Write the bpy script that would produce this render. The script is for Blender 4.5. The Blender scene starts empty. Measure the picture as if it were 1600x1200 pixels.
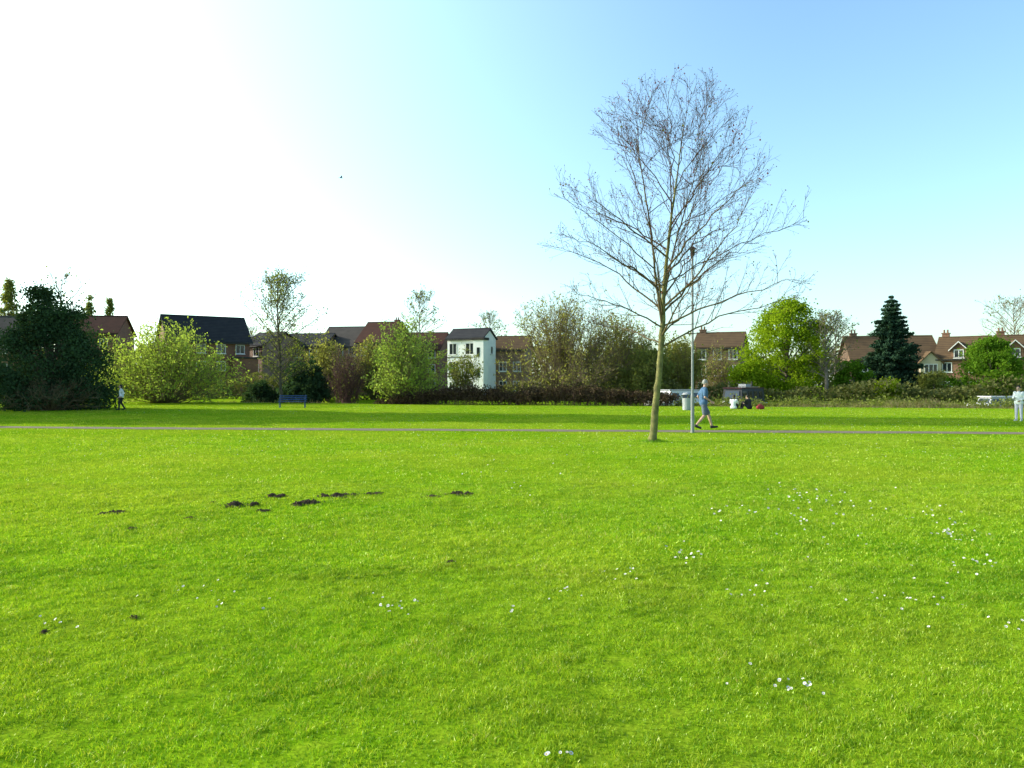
import bpy, math, random
import numpy as np
from mathutils import Vector
rng = np.random.default_rng(11)
SC = bpy.context.scene
COL = SC.collection
F = 1250.0; H = 1.6
R = math.radians
def gxy(px, d): return (px-800)/F*d
def zof(py, d): return H+(600-py)/F*d
def dof(py): return 2000.0/(py-600)

# ------------------------------------------------------------ noise + terrain
_T = np.random.default_rng(3).random((256,256))
def vn(x, y):
    x = np.asarray(x,float); y = np.asarray(y,float)
    xi = np.floor(x).astype(int); yi = np.floor(y).astype(int)
    fx = x-xi; fy = y-yi
    fx = fx*fx*(3-2*fx); fy = fy*fy*(3-2*fy)
    a = _T[xi%256, yi%256]; b = _T[(xi+1)%256, yi%256]; c = _T[xi%256,(yi+1)%256]; d = _T[(xi+1)%256,(yi+1)%256]
    return (a*(1-fx)+b*fx)*(1-fy)+(c*(1-fx)+d*fx)*fy
def sstep(a, b, t):
    t = np.clip((t-a)/(b-a),0,1); return t*t*(3-2*t)
def bank(x): return 74-0.28*(np.asarray(x,float)+40)
def gz(x, y):
    x = np.asarray(x,float); y = np.asarray(y,float)
    f = np.clip((22-y)/7,0,1)
    z = ((vn(x*.45,y*.45)-.5)*.06+(vn(x*1.6+9,y*1.6+4)-.5)*.03)*f
    t = y-bank(x)
    z = z-1.4*sstep(0,1.6,t)*(1-sstep(10.5,12.2,t))
    return z

# ------------------------------------------------------------ mesh builder
class MB:
    def __init__(s): s.v=[]; s.f={3:[],4:[]}; s.n=0; s.a=[]
    def add(s, v, f, var=None):
        v = np.asarray(v,float).reshape(-1,3); f = np.asarray(f,int)
        s.f[f.shape[1]].append(f+s.n); s.v.append(v); s.n += len(v)
        s.a.append(np.full(len(v),.5) if var is None else np.broadcast_to(np.asarray(var,float),(len(v),)))
    def tri(s, f, base):
        s.f[3].append(np.asarray(f,int)+base)
    def build(s, name, mat, parent=None, smooth=False):
        me = bpy.data.meshes.new(name)
        v = np.concatenate(s.v) if s.v else np.zeros((0,3))
        q = np.concatenate(s.f[4]) if s.f[4] else np.zeros((0,4),int)
        t = np.concatenate(s.f[3]) if s.f[3] else np.zeros((0,3),int)
        me.vertices.add(len(v)); me.vertices.foreach_set('co', v.ravel())
        li = np.concatenate([q.ravel(), t.ravel()])
        me.loops.add(len(li)); me.loops.foreach_set('vertex_index', li.astype(np.int32))
        ls = np.concatenate([np.arange(len(q))*4, len(q)*4+np.arange(len(t))*3])
        me.polygons.add(len(ls)); me.polygons.foreach_set('loop_start', ls.astype(np.int32))
        me.polygons.foreach_set('use_smooth', np.full(len(ls),bool(smooth)))
        me.update(calc_edges=True)
        at = me.attributes.new('var','FLOAT','POINT'); at.data.foreach_set('value', np.concatenate(s.a).astype(np.float32))
        if not isinstance(mat,(list,tuple)): mat=[mat]
        for m in mat: me.materials.append(m)
        o = bpy.data.objects.new(name, me); COL.objects.link(o)
        if parent: o.parent = parent
        return o
def norm(a): return a/np.maximum(np.linalg.norm(a,axis=-1,keepdims=True),1e-9)
def tube(mb, pts, rad, sides=5, cap=False, var=None):
    pts = np.asarray(pts,float); rad = np.asarray(rad,float); n = len(pts)
    t = norm(np.gradient(pts,axis=0))
    ref = np.array([0,0,1.]) if np.abs(t[:,2]).mean()<.8 else np.array([1.,0.1,0])
    u = norm(np.cross(t,ref)); w = np.cross(t,u)
    an = np.arange(sides)*2*math.pi/sides
    v = pts[:,None]+rad[:,None,None]*(np.cos(an)[None,:,None]*u[:,None]+np.sin(an)[None,:,None]*w[:,None])
    i = np.arange(n-1)[:,None]*sides; j = np.arange(sides)[None]; k = (j+1)%sides
    f = np.stack([i+j,i+k,i+sides+k,i+sides+j],-1).reshape(-1,4)
    b = mb.n
    mb.add(v.reshape(-1,3), f, var)
    if cap:
        for o in (0,(n-1)*sides):
            for q in range(1,sides-1): mb.tri([[o,o+q,o+q+1]], b)
def box(mb, x0,x1,y0,y1,z0,z1):
    v=[(x0,y0,z0),(x1,y0,z0),(x1,y1,z0),(x0,y1,z0),(x0,y0,z1),(x1,y0,z1),(x1,y1,z1),(x0,y1,z1)]
    mb.add(v,[(3,2,1,0),(4,5,6,7),(0,1,5,4),(1,2,6,5),(2,3,7,6),(3,0,4,7)])
def lathe(mb, prof, sides=16, c=(0,0)):
    pr=np.array(prof,float); tube(mb, np.c_[np.full(len(pr),c[0]),np.full(len(pr),c[1]),pr[:,1]+np.arange(len(pr))*1e-5], pr[:,0], sides, True)
def capsule(mb, p0, p1, r0, r1, sides=10):
    p0=np.array(p0,float); p1=np.array(p1,float); d=p1-p0; L=np.linalg.norm(d); d=d/max(L,1e-6) if L>1e-6 else np.array([0,0,1.])
    a=np.linspace(-math.pi/2,0,4); b=np.linspace(0,math.pi/2,4)
    pts=[p0+d*r0*math.sin(x) for x in a]+[p1+d*r1*math.sin(x) for x in b]
    rad=[r0*math.cos(x)+1e-4 for x in a]+[r1*math.cos(x)+1e-4 for x in b]
    ref=np.array([0,0,1.]) if abs(d[2])<.8 else np.array([1.,0,0])
    u=np.cross(d,ref); u/=np.linalg.norm(u); w=np.cross(d,u)
    an=np.arange(sides)*2*math.pi/sides
    pts=np.array(pts); rad=np.array(rad)
    v=pts[:,None]+rad[:,None,None]*(np.cos(an)[None,:,None]*u+np.sin(an)[None,:,None]*w)
    n=len(pts); i=np.arange(n-1)[:,None]*sides; j=np.arange(sides)[None]; k=(j+1)%sides
    f=np.stack([i+j,i+k,i+sides+k,i+sides+j],-1).reshape(-1,4)
    bb=mb.n; mb.add(v.reshape(-1,3),f)
    for q in range(1,sides-1):
        mb.tri([[0,q+1,q],[(n-1)*sides,(n-1)*sides+q,(n-1)*sides+q+1]],bb)
def ell(mb, c, r, sides=14, noise=0, var=None):
    c=np.array(c,float); n=9
    ph=np.linspace(-math.pi/2,math.pi/2,n); an=np.arange(sides)*2*math.pi/sides
    v=np.stack([np.cos(ph)[:,None]*np.cos(an)+1e-4*np.cos(an),np.cos(ph)[:,None]*np.sin(an)+1e-4*np.sin(an),np.sin(ph)[:,None]+0*an],-1)
    if noise: v=v*(1+noise*rng.normal(size=v.shape[:2]))[...,None]
    v=c+v*np.array(r)
    i=np.arange(n-1)[:,None]*sides; j=np.arange(sides)[None]; k=(j+1)%sides
    f=np.stack([i+j,i+k,i+sides+k,i+sides+j],-1).reshape(-1,4)
    bb=mb.n; mb.add(v.reshape(-1,3),f,var)
    for q in range(1,sides-1): mb.tri([[0,q+1,q],[(n-1)*sides,(n-1)*sides+q,(n-1)*sides+q+1]],bb)
def leaves(mb, pts, size, elong=1.5, var=None):
    pts=np.asarray(pts,float); n=len(pts)
    if n==0: return
    a=norm(rng.normal(size=(n,3))); b=rng.normal(size=(n,3)); b=norm(b-a*(a*b).sum(1,keepdims=True))
    s=size*rng.uniform(.55,1.35,(n,1))
    v=np.stack([pts-a*s*elong,pts+b*s,pts+a*s*elong,pts-b*s],1).reshape(-1,3)
    f=np.arange(n*4).reshape(-1,4)
    if var is None: var=rng.random(n)
    mb.add(v,f,np.repeat(var,4))

def thing(name,label,cat,loc=(0,0,0),rz=0,group=None):
    o=bpy.data.objects.new(name,None); COL.objects.link(o); o.empty_display_size=.2
    o.location=loc; o.rotation_euler=(0,0,rz); o['label']=label; o['category']=cat
    if group: o['group']=group
    return o
def tag(o,label=None,cat=None,group=None,kind=None):
    if label: o['label']=label
    if cat: o['category']=cat
    if group: o['group']=group
    if kind: o['kind']=kind
    return o

# ------------------------------------------------------------ materials
def nt(name):
    m=bpy.data.materials.new(name); m.use_nodes=True; t=m.node_tree; t.nodes.clear()
    out=t.nodes.new('ShaderNodeOutputMaterial'); return m,t,out
def N(t,ty,**k):
    n=t.nodes.new(ty)
    for a,b in k.items(): setattr(n,a,b)
    return n
def mixc(t,fac,a,b,blend='MIX'):
    n=N(t,'ShaderNodeMix',data_type='RGBA',blend_type=blend)
    for i,s in ((0,fac),(6,a),(7,b)):
        if isinstance(s,(int,float)): n.inputs[i].default_value=s
        elif isinstance(s,tuple): n.inputs[i].default_value=(*s,1)
        else: t.links.new(s,n.inputs[i])
    return n.outputs[2]
def noise(t,scale,detail=4,coord=None,rough=.55):
    n=N(t,'ShaderNodeTexNoise'); n.inputs['Scale'].default_value=scale; n.inputs['Detail'].default_value=detail; n.inputs['Roughness'].default_value=rough
    if coord is None: coord=N(t,'ShaderNodeTexCoord').outputs['Object']
    t.links.new(coord,n.inputs['Vector']); return n.outputs['Fac']
def ramp(t,fac,a,b,lo=0.,hi=1.):
    n=N(t,'ShaderNodeMapRange'); n.inputs['From Min'].default_value=a; n.inputs['From Max'].default_value=b
    n.inputs['To Min'].default_value=lo; n.inputs['To Max'].default_value=hi
    t.links.new(fac,n.inputs['Value']); return n.outputs['Result']
def mat(name,c1,c2=None,scale=3,rough=.7,metal=0,bump=0,spec=.4):
    m,t,out=nt(name); b=N(t,'ShaderNodeBsdfPrincipled')
    if c2 is None: c2=tuple(x*.8 for x in c1)
    nf=noise(t,scale); t.links.new(mixc(t,ramp(t,nf,.35,.65),c1,c2),b.inputs['Base Color'])
    b.inputs['Roughness'].default_value=rough; b.inputs['Metallic'].default_value=metal; b.inputs['Specular IOR Level'].default_value=spec
    if bump:
        bp=N(t,'ShaderNodeBump'); bp.inputs['Strength'].default_value=bump; bp.inputs['Distance'].default_value=.05
        t.links.new(noise(t,scale*6,6),bp.inputs['Height']); t.links.new(bp.outputs[0],b.inputs['Normal'])
    t.links.new(b.outputs[0],out.inputs[0]); return m
def leafmat(name,c1,c2,trans=.35):
    m,t,out=nt(name)
    at=N(t,'ShaderNodeAttribute',attribute_name='var')
    nf=noise(t,.6,2)
    f=N(t,'ShaderNodeMath',operation='MULTIPLY_ADD'); t.links.new(nf,f.inputs[0]); f.inputs[1].default_value=.6
    s=N(t,'ShaderNodeMath',operation='MULTIPLY_ADD'); t.links.new(at.outputs['Fac'],s.inputs[0]); s.inputs[1].default_value=.8; s.inputs[2].default_value=-.2
    t.links.new(s.outputs[0],f.inputs[2])
    cl=N(t,'ShaderNodeClamp'); t.links.new(f.outputs[0],cl.inputs[0])
    c=mixc(t,cl.outputs[0],c1,c2)
    d=N(t,'ShaderNodeBsdfDiffuse'); tr=N(t,'ShaderNodeBsdfTranslucent'); mx=N(t,'ShaderNodeMixShader'); mx.inputs[0].default_value=trans
    t.links.new(c,d.inputs[0]); t.links.new(mixc(t,1.0,c,(1.2,1.2,.6),'MULTIPLY'),tr.inputs[0])
    t.links.new(d.outputs[0],mx.inputs[1]); t.links.new(tr.outputs[0],mx.inputs[2]); t.links.new(mx.outputs[0],out.inputs[0]); return m
def brickmat(name,c1,c2,mortar,sc=1.0):
    m,t,out=nt(name); b=N(t,'ShaderNodeBsdfPrincipled'); co=N(t,'ShaderNodeTexCoord')
    sep=N(t,'ShaderNodeSeparateXYZ'); t.links.new(co.outputs['Object'],sep.inputs[0])
    ad=N(t,'ShaderNodeMath',operation='ADD'); t.links.new(sep.outputs[0],ad.inputs[0]); t.links.new(sep.outputs[1],ad.inputs[1])
    cb=N(t,'ShaderNodeCombineXYZ'); t.links.new(ad.outputs[0],cb.inputs[0]); t.links.new(sep.outputs[2],cb.inputs[1])
    br=N(t,'ShaderNodeTexBrick'); br.inputs['Scale'].default_value=sc
    br.inputs['Color1'].default_value=(*c1,1); br.inputs['Color2'].default_value=(*c2,1); br.inputs['Mortar'].default_value=(*mortar,1)
    br.inputs['Brick Width'].default_value=.23; br.inputs['Row Height'].default_value=.075; br.inputs['Mortar Size'].default_value=.008
    t.links.new(cb.outputs[0],br.inputs['Vector'])
    nf=noise(t,.7,4); t.links.new(mixc(t,ramp(t,nf,.3,.75),br.outputs[0],mixc(t,1.0,br.outputs[0],(.62,.6,.6),'MULTIPLY')),b.inputs['Base Color'])
    b.inputs['Roughness'].default_value=.85; t.links.new(b.outputs[0],out.inputs[0]); return m
def roofmat(name,c1,c2):
    m,t,out=nt(name); b=N(t,'ShaderNodeBsdfPrincipled')
    w=N(t,'ShaderNodeTexWave',bands_direction='Z'); w.inputs['Scale'].default_value=1.4; w.inputs['Distortion'].default_value=.4
    co=N(t,'ShaderNodeTexCoord'); t.links.new(co.outputs['Object'],w.inputs['Vector'])
    nf=noise(t,1.3,6); f=mixc(t,.35,nf,w.outputs['Fac'])
    t.links.new(mixc(t,ramp(t,f,.3,.7),c1,c2),b.inputs['Base Color']); b.inputs['Roughness'].default_value=.9; b.inputs['Specular IOR Level'].default_value=.15
    t.links.new(b.outputs[0],out.inputs[0]); return m
def grassmat(name,blade):
    m,t,out=nt(name)
    geo=N(t,'ShaderNodeNewGeometry').outputs['Position']
    n1=noise(t,.22,3,geo); n2=noise(t,1.1,4,geo); n3=noise(t,6.0,4,geo)
    deep=(.13,.35,.005); mid=(.28,.55,.010); yel=(.55,.63,.05); dry=(.62,.56,.20)
    c=mixc(t,ramp(t,n2,.28,.58),deep if blade else (.18,.40,.007),mid)
    c=mixc(t,ramp(t,n1,.38,.64),c,mixc(t,.50,c,yel))
    if blade:
        at=N(t,'ShaderNodeAttribute',attribute_name='var').outputs['Fac']
        c=mixc(t,ramp(t,n3,.38,.56,.0,1.),mixc(t,1.0,c,(.58,.68,.6),'MULTIPLY'),c)
        c=mixc(t,ramp(t,at,.45,1.0),c,yel)
        c=mixc(t,ramp(t,at,.0,.34,.9,0.),c,(.05,.16,.003))  # low-var blades coloured darker, occlusion shade within the turf put into the colour
        c=mixc(t,ramp(t,at,.965,.98),c,dry)
        d=N(t,'ShaderNodeBsdfDiffuse'); tr=N(t,'ShaderNodeBsdfTranslucent'); mx=N(t,'ShaderNodeMixShader'); mx.inputs[0].default_value=.42
        gl=N(t,'ShaderNodeBsdfGlossy'); gl.inputs['Roughness'].default_value=.35; gl.inputs[0].default_value=(.8,.85,.5,1); m2=N(t,'ShaderNodeMixShader'); m2.inputs[0].default_value=.04
        t.links.new(c,d.inputs[0]); t.links.new(mixc(t,1.0,c,(1.35,1.25,.7),'MULTIPLY'),tr.inputs[0])
        t.links.new(d.outputs[0],mx.inputs[1]); t.links.new(tr.outputs[0],mx.inputs[2])
        t.links.new(mx.outputs[0],m2.inputs[1]); t.links.new(gl.outputs[0],m2.inputs[2]); t.links.new(m2.outputs[0],out.inputs[0])
    else:
        n4=noise(t,45,3,geo)
        c=mixc(t,ramp(t,n3,.35,.7),c,mixc(t,.5,c,yel)); c=mixc(t,ramp(t,n4,.3,.7),mixc(t,1.0,c,(.45,.5,.38),'MULTIPLY'),mixc(t,1.0,c,(.9,.92,.9),'MULTIPLY'))  # ground colour darkened by noise, standing in for shadow under the grass blades
        d=N(t,'ShaderNodeBsdfDiffuse'); t.links.new(c,d.inputs[0])
        bp=N(t,'ShaderNodeBump'); bp.inputs['Strength'].default_value=.6; bp.inputs['Distance'].default_value=.04; t.links.new(n3,bp.inputs['Height']); t.links.new(bp.outputs[0],d.inputs['Normal'])
        t.links.new(d.outputs[0],out.inputs[0])
    return m
M={}
M['ground']=grassmat('turf',False); M['blade']=grassmat('grass_blade',True)
M['path']=mat('path_gravel',(.30,.235,.155),(.21,.165,.115),3,.95)
M['bark_main']=mat('plane_bark',(.26,.24,.08),(.12,.11,.045),6,.9,bump=.5)
M['limb_bark']=mat('plane_limb_bark',(.15,.11,.05),(.09,.07,.035),6,.9)
M['twig']=mat('plane_twig',(.075,.038,.025),(.11,.06,.038),8,.8)
M['seed']=mat('seed_ball',(.24,.045,.035),(.14,.04,.03),20,.9)
M['bark']=mat('grey_bark',(.16,.13,.095),(.09,.075,.055),4,.95)
M['bark_pale']=mat('pale_bark',(.28,.23,.17),(.19,.16,.12),4,.95)
M['stem_olive']=mat('olive_stems',(.24,.20,.085),(.16,.135,.06),4,.9)
M['stem_brown']=mat('brown_stems',(.24,.18,.10),(.16,.12,.065),4,.9)
M['stem_red']=mat('red_stems',(.17,.085,.07),(.11,.06,.05),4,.9)
M['leaf_dark']=leafmat('leaf_dark',(.022,.048,.026),(.085,.15,.065),.25)
M['leaf_willow']=leafmat('leaf_willow',(.27,.37,.06),(.54,.65,.17),.5)
M['leaf_bright']=leafmat('leaf_bright',(.15,.26,.012),(.40,.51,.03),.5)
M['leaf_green']=leafmat('leaf_green',(.07,.17,.014),(.23,.38,.035),.45)
M['leaf_olive']=leafmat('leaf_olive',(.13,.15,.045),(.32,.36,.10),.5)
M['leaf_bud']=leafmat('leaf_bud',(.20,.205,.06),(.42,.42,.14),.5)
M['leaf_conifer']=leafmat('leaf_conifer',(.014,.038,.026),(.055,.105,.058),.15)
M['leaf_bramble']=leafmat('leaf_bramble',(.050,.030,.025),(.15,.11,.065),.2)
M['leaf_wood']=leafmat('leaf_wood',(.09,.105,.035),(.22,.23,.085),.35)
M['straw']=leafmat('straw',(.25,.20,.10),(.48,.42,.24),.4)
M['brick_red']=brickmat('red_brick',(.29,.115,.07),(.21,.08,.05),(.24,.18,.14))
M['brick_brown']=brickmat('brown_brick',(.28,.155,.09),(.20,.105,.065),(.27,.21,.16))
M['brick_orange']=brickmat('orange_brick',(.29,.135,.07),(.21,.095,.05),(.26,.19,.14))
M['brick_pink']=brickmat('pink_brick',(.36,.22,.17),(.30,.17,.13),(.36,.29,.24))
M['render_white']=mat('white_render',(.86,.86,.85),(.76,.77,.78),.8,.8)
M['render_cream']=mat('cream_render',(.58,.48,.34),(.48,.40,.29),.8,.85)
M['roof_slate']=roofmat('slate_roof',(.034,.036,.044),(.06,.06,.066))
M['roof_brown']=roofmat('brown_tile_roof',(.17,.11,.06),(.10,.066,.042))
M['roof_red']=roofmat('red_tile_roof',(.11,.05,.038),(.07,.038,.03))
M['roof_grey']=roofmat('grey_tile_roof',(.12,.105,.095),(.08,.07,.065))
M['glass']=mat('window_glass',(.02,.025,.03),(.035,.04,.045),2,.08,spec=.7)
M['white_paint']=mat('white_paint',(.8,.8,.78),(.7,.7,.69),3,.5)
M['grey_paint']=mat('pole_paint',(.30,.31,.32),(.23,.24,.25),4,.5)
M['black']=mat('black_paint',(.02,.02,.022),(.03,.03,.03),5,.5)
M['timber']=mat('black_timber',(.035,.03,.028),(.02,.018,.017),5,.8)
M['blue_paint']=mat('blue_bench_paint',(.02,.075,.23),(.015,.055,.18),5,.45)
M['soil']=mat('dark_soil',(.075,.051,.034),(.15,.102,.066),25,1,bump=.6)
M['petal']=mat('daisy_petal',(.88,.88,.88),(.80,.80,.82),30,.7)
M['yolk']=mat('daisy_centre',(.75,.50,.03),(.6,.4,.03),50,.8)
M['skin']=mat('skin',(.58,.36,.27),(.50,.30,.22),9,.55)
M['hair_grey']=mat('grey_hair',(.42,.41,.40),(.3,.3,.29),30,.8)
M['hair_dark']=mat('dark_hair',(.025,.018,.014),(.04,.03,.02),30,.6)
M['shirt_blue']=mat('blue_shirt',(.09,.18,.31),(.06,.13,.24),14,.9)
M['shorts']=mat('checked_shorts',(.18,.20,.26),(.08,.10,.14),40,.9)
M['white_cloth']=mat('white_cloth',(.85,.85,.85),(.76,.77,.79),10,.9)
M['lilac_cloth']=mat('lilac_cloth',(.66,.62,.72),(.56,.53,.63),10,.9)
M['dark_cloth']=mat('dark_cloth',(.018,.019,.024),(.03,.03,.035),10,.9)
M['red_cloth']=mat('red_cloth',(.42,.05,.06),(.32,.04,.05),10,.8)
M['hull_black']=mat('hull_black',(.02,.02,.022),(.03,.03,.03),3,.5)
M['cabin_maroon']=mat('cabin_maroon',(.10,.03,.035),(.07,.02,.025),3,.4)
M['cabin_grey']=mat('cabin_grey',(.45,.46,.47),(.36,.37,.38),3,.5)
m,t,out=nt('river_water'); b=N(t,'ShaderNodeBsdfPrincipled'); b.inputs['Base Color'].default_value=(.02,.03,.02,1); b.inputs['Roughness'].default_value=.08
bp=N(t,'ShaderNodeBump'); bp.inputs['Strength'].default_value=.15; t.links.new(noise(t,3,3),bp.inputs['Height']); t.links.new(bp.outputs[0],b.inputs['Normal']); t.links.new(b.outputs[0],out.inputs[0]); M['water']=m

# ------------------------------------------------------------ ground, path, river
def axis(segs):
    out=[]
    for a,b,s in segs: out+=list(np.arange(a,b,s))
    return np.array(out)
xs=axis([(-400,-60,17),(-60,-15,.8),(-15,15,.25),(15,60,.8),(60,401,17)])
ys=axis([(-40,1,1.5),(1,23,.2),(23,96,.6),(96,160,4),(160,900,40)])
X,Y=np.meshgrid(xs,ys); nx,ny=len(xs),len(ys)
mb=MB(); i=np.arange(ny-1)[:,None]*nx; j=np.arange(nx-1)[None]
mb.add(np.stack([X,Y,gz(X,Y)],-1).reshape(-1,3), np.stack([i+j,i+j+1,i+nx+j+1,i+nx+j],-1).reshape(-1,4))
tag(mb.build('ground',M['ground'],smooth=True),kind='structure')
def pathc(x): return 27.6-.117*x+.25*np.sin(x*.11)
PW=.60
mb=MB(); px_=np.linspace(-120,120,241); cy=pathc(px_)
w_=PW+.26*(vn(px_*1.3,px_*0)-.5); w2=PW+.26*(vn(px_*1.3+40,px_*0)-.5)
v=np.stack([np.stack([px_,cy-w_,px_*0+.008],-1),np.stack([px_,cy+w2,px_*0+.008],-1)],1).reshape(-1,3)
k=np.arange(240)[:,None]*2; mb.add(v,k+np.array([0,2,3,1]))
tag(mb.build('path',M['path']),kind='structure')
mb=MB(); wx=np.linspace(-380,380,40)
v=np.stack([np.stack([wx,bank(wx)+.1,wx*0-.75],-1),np.stack([wx,bank(wx)+12.1,wx*0-.75],-1)],1).reshape(-1,3)
k=np.arange(39)[:,None]*2; mb.add(v,k+np.array([0,2,3,1])); tag(mb.build('river',M['water']),kind='structure')

# ------------------------------------------------------------ grass blades
def blades(mb,n,d0,d1,h,w,two=True):
    d=np.sqrt(rng.random(n)*(d1*d1-d0*d0)+d0*d0); x=rng.uniform(-1,1,n)*(.68*d+.8)
    tuft=vn(x*15,d*15)*.42+vn(x*6.5,d*6.5)*.36+vn(x*1.6+7,d*1.6)*.22
    keep=rng.random(n)<(.10+1.2*tuft); d=d[keep]; x=x[keep]; tuft=tuft[keep]
    ok=np.abs(d-pathc(x))>PW*.90+.16*rng.random(len(d)); d=d[ok]; x=x[ok]; tuft=tuft[ok]; n=len(d)
    hh=h*(.25+1.4*tuft)*rng.uniform(.55,1.3,n); ww=w*rng.uniform(.7,1.3,n)
    az=rng.uniform(0,2*math.pi,n); la=rng.uniform(0,2*math.pi,n); lean=rng.uniform(.3,1.2,n)*hh
    p=np.stack([x,d,gz(x,d)-.004],-1); s=np.stack([np.cos(az),np.sin(az),az*0],-1)*ww[:,None]
    l=np.stack([np.cos(la)*lean,np.sin(la)*lean,hh],-1)
    m_=p+np.stack([l[:,0]*.3,l[:,1]*.3,hh*.6],-1); var=np.clip(rng.random(n)*.8+.5*(tuft-.3),0,1)
    if two:
        v=np.stack([p-s,p+s,m_+s*.8,m_-s*.8,p+l],1).reshape(-1,3); b=np.arange(n)[:,None]*5
        base=mb.n; mb.add(v,b+np.array([0,1,2,3]),np.repeat(var,5)); mb.f[3].append(b+np.array([3,2,4])+base)
    else:
        v=np.stack([p-s,p+s,p+l],1).reshape(-1,3); mb.add(v,np.arange(n*3).reshape(-1,3),np.repeat(var,3))
mb=MB()
blades(mb,500000,2.6,7,.025,.0020)
blades(mb,470000,6.5,13,.028,.0035)
blades(mb,280000,12,24,.031,.0068,False)
blades(mb,200000,22,60,.034,.014,False)
tag(mb.build('grass',M['blade']),'short bright green lawn grass covering the park in front of the path','grass',kind='stuff')

# ------------------------------------------------------------ woody plants
def bez(a,c,b,n):
    t=np.linspace(0,1,n)[:,None]; return (1-t)**2*a+2*t*(1-t)*c+t*t*b
def rdir(t,ang):
    r=rng.normal(size=3); r-=t*r.dot(t); r/=np.linalg.norm(r); return t*math.cos(ang)+r*math.sin(ang)
U=rng.uniform
def along(pts,t):
    n=len(pts); f=t*(n-1); k=min(int(f),n-2); tg=pts[k+1]-pts[k]
    return pts[k]+tg*(f-k), tg/np.linalg.norm(tg)
def spawn(mb,pts,r0,nsub,lsub,ntw,ltw,rt,leaf,t0=.2,up=.3,sub2=0,wob=.07):
    for i in range(nsub):
        t=t0+(1-t0)*(i+rng.random())/nsub
        p,tg=along(pts,t); d=rdir(tg,R(U(28,55))); d[2]+=up; d/=np.linalg.norm(d)
        L=lsub*(1.2-.75*t)*U(.65,1.2); e=p+d*L; e[2]+=L*.12
        q=bez(p,p+d*L*.5+rng.normal(size=3)*L*wob,e,6); r=max(r0*(1-t)*.55,rt*1.5)
        tube(mb,q,np.linspace(r,rt*.8,6),4)
        for j in range(ntw):
            t2=.2+.8*(j+rng.random())/ntw; p2,tg2=along(q,t2); d2=rdir(tg2,R(U(25,55))); d2[2]+=up*.6; d2/=np.linalg.norm(d2)
            L2=ltw*U(.5,1.25)*(1.15-.5*t2); e2=p2+d2*L2; q2=bez(p2,p2+d2*L2*.5+rng.normal(size=3)*L2*wob,e2,4)
            tube(mb,q2,np.linspace(rt,rt*.55,4),3); leaf.append(e2); leaf.append(q2[2])
            for k in range(sub2):
                p3,tg3=along(q2,U(.3,.9)); d3=rdir(tg3,R(U(30,60))); L3=L2*U(.3,.6)
                tube(mb,np.stack([p3,p3+d3*L3*.5+rng.normal(size=3)*L3*.05,p3+d3*L3]),np.array([.8,.65,.5])*rt,3); leaf.append(p3+d3*L3)

# the bare plane tree
TX,TY=gxy(1020,22.2),22.2
tree=thing('plane_tree','tall slender bare tree with mossy trunk and dangling seed balls in front of the path','tree',(TX,TY,0))
trunk=np.array([(-.02,0,-.05),(0,0,.12),(.06,0,.8),(.13,.01,1.5),(.20,.0,2.2),(.26,0,2.9),(.29,.02,3.9),(.36,.0,4.9),(.48,-.04,6.0),(.62,0,7.0),(.77,.04,8.0),(.88,.08,9.05)])
trad=np.array([.140,.105,.092,.086,.080,.076,.062,.049,.037,.025,.014,.004])
def resamp(P,n,it=3,jit=.0):
    s=np.linspace(0,1,n); k=np.linspace(0,1,len(P)); q=np.stack([np.interp(s,k,P[:,c]) for c in range(3)],-1)
    for _ in range(it): q[1:-1]=(q[:-2]+2*q[1:-1]+q[2:])/4
    if jit: q[4:,:2]+=rng.normal(size=(n-4,2))*jit
    return q
tp=resamp(trunk,45,4,.006); tr_=np.interp(np.linspace(0,1,45),np.linspace(0,1,len(trad)),trad)
mb=MB(); tube(mb,tp,tr_*(1+.04*rng.normal(size=45)),10,True); mb.build('trunk',M['bark_main'],tree,True)
def axisx(z): return np.interp(z,[2.8,4.4,6.2,7.6,8.8,10.],[.40,.48,.46,.45,.42,.50])
def envR(z): return np.interp(z,[2.8,3.6,4.5,6.2,7.6,8.8,9.8,10.3],[2.4,3.4,3.75,3.35,2.65,1.8,.9,.4])
tips=[]
leads=[(np.array([(.28,0,3.1),(.10,-.1,4.2),(-.02,-.15,5.2),(-.18,-.2,6.5),(-.40,-.2,7.8),(-.52,-.15,8.6)]),.044),
       (np.array([(.29,.02,3.8),(.5,.25,4.8),(.80,.4,5.9),(1.10,.5,6.9),(1.38,.6,7.8),(1.55,.6,8.5)]),.032)]
axes=[(tp,tr_)]
for L_,r in leads:
    q=resamp(L_,24,3,.008); rr=np.linspace(r,.005,24)
    mb=MB(); tube(mb,q,rr,7); lo=mb.build('limb',M['limb_bark'],tree,True); axes.append((q,rr))
    mb=MB(); spawn(mb,q,r,10,1.0,5,.42,.0038,tips,.25,.35,1,.045); mb.build('twigs',M['twig'],lo)
nl=44
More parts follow.
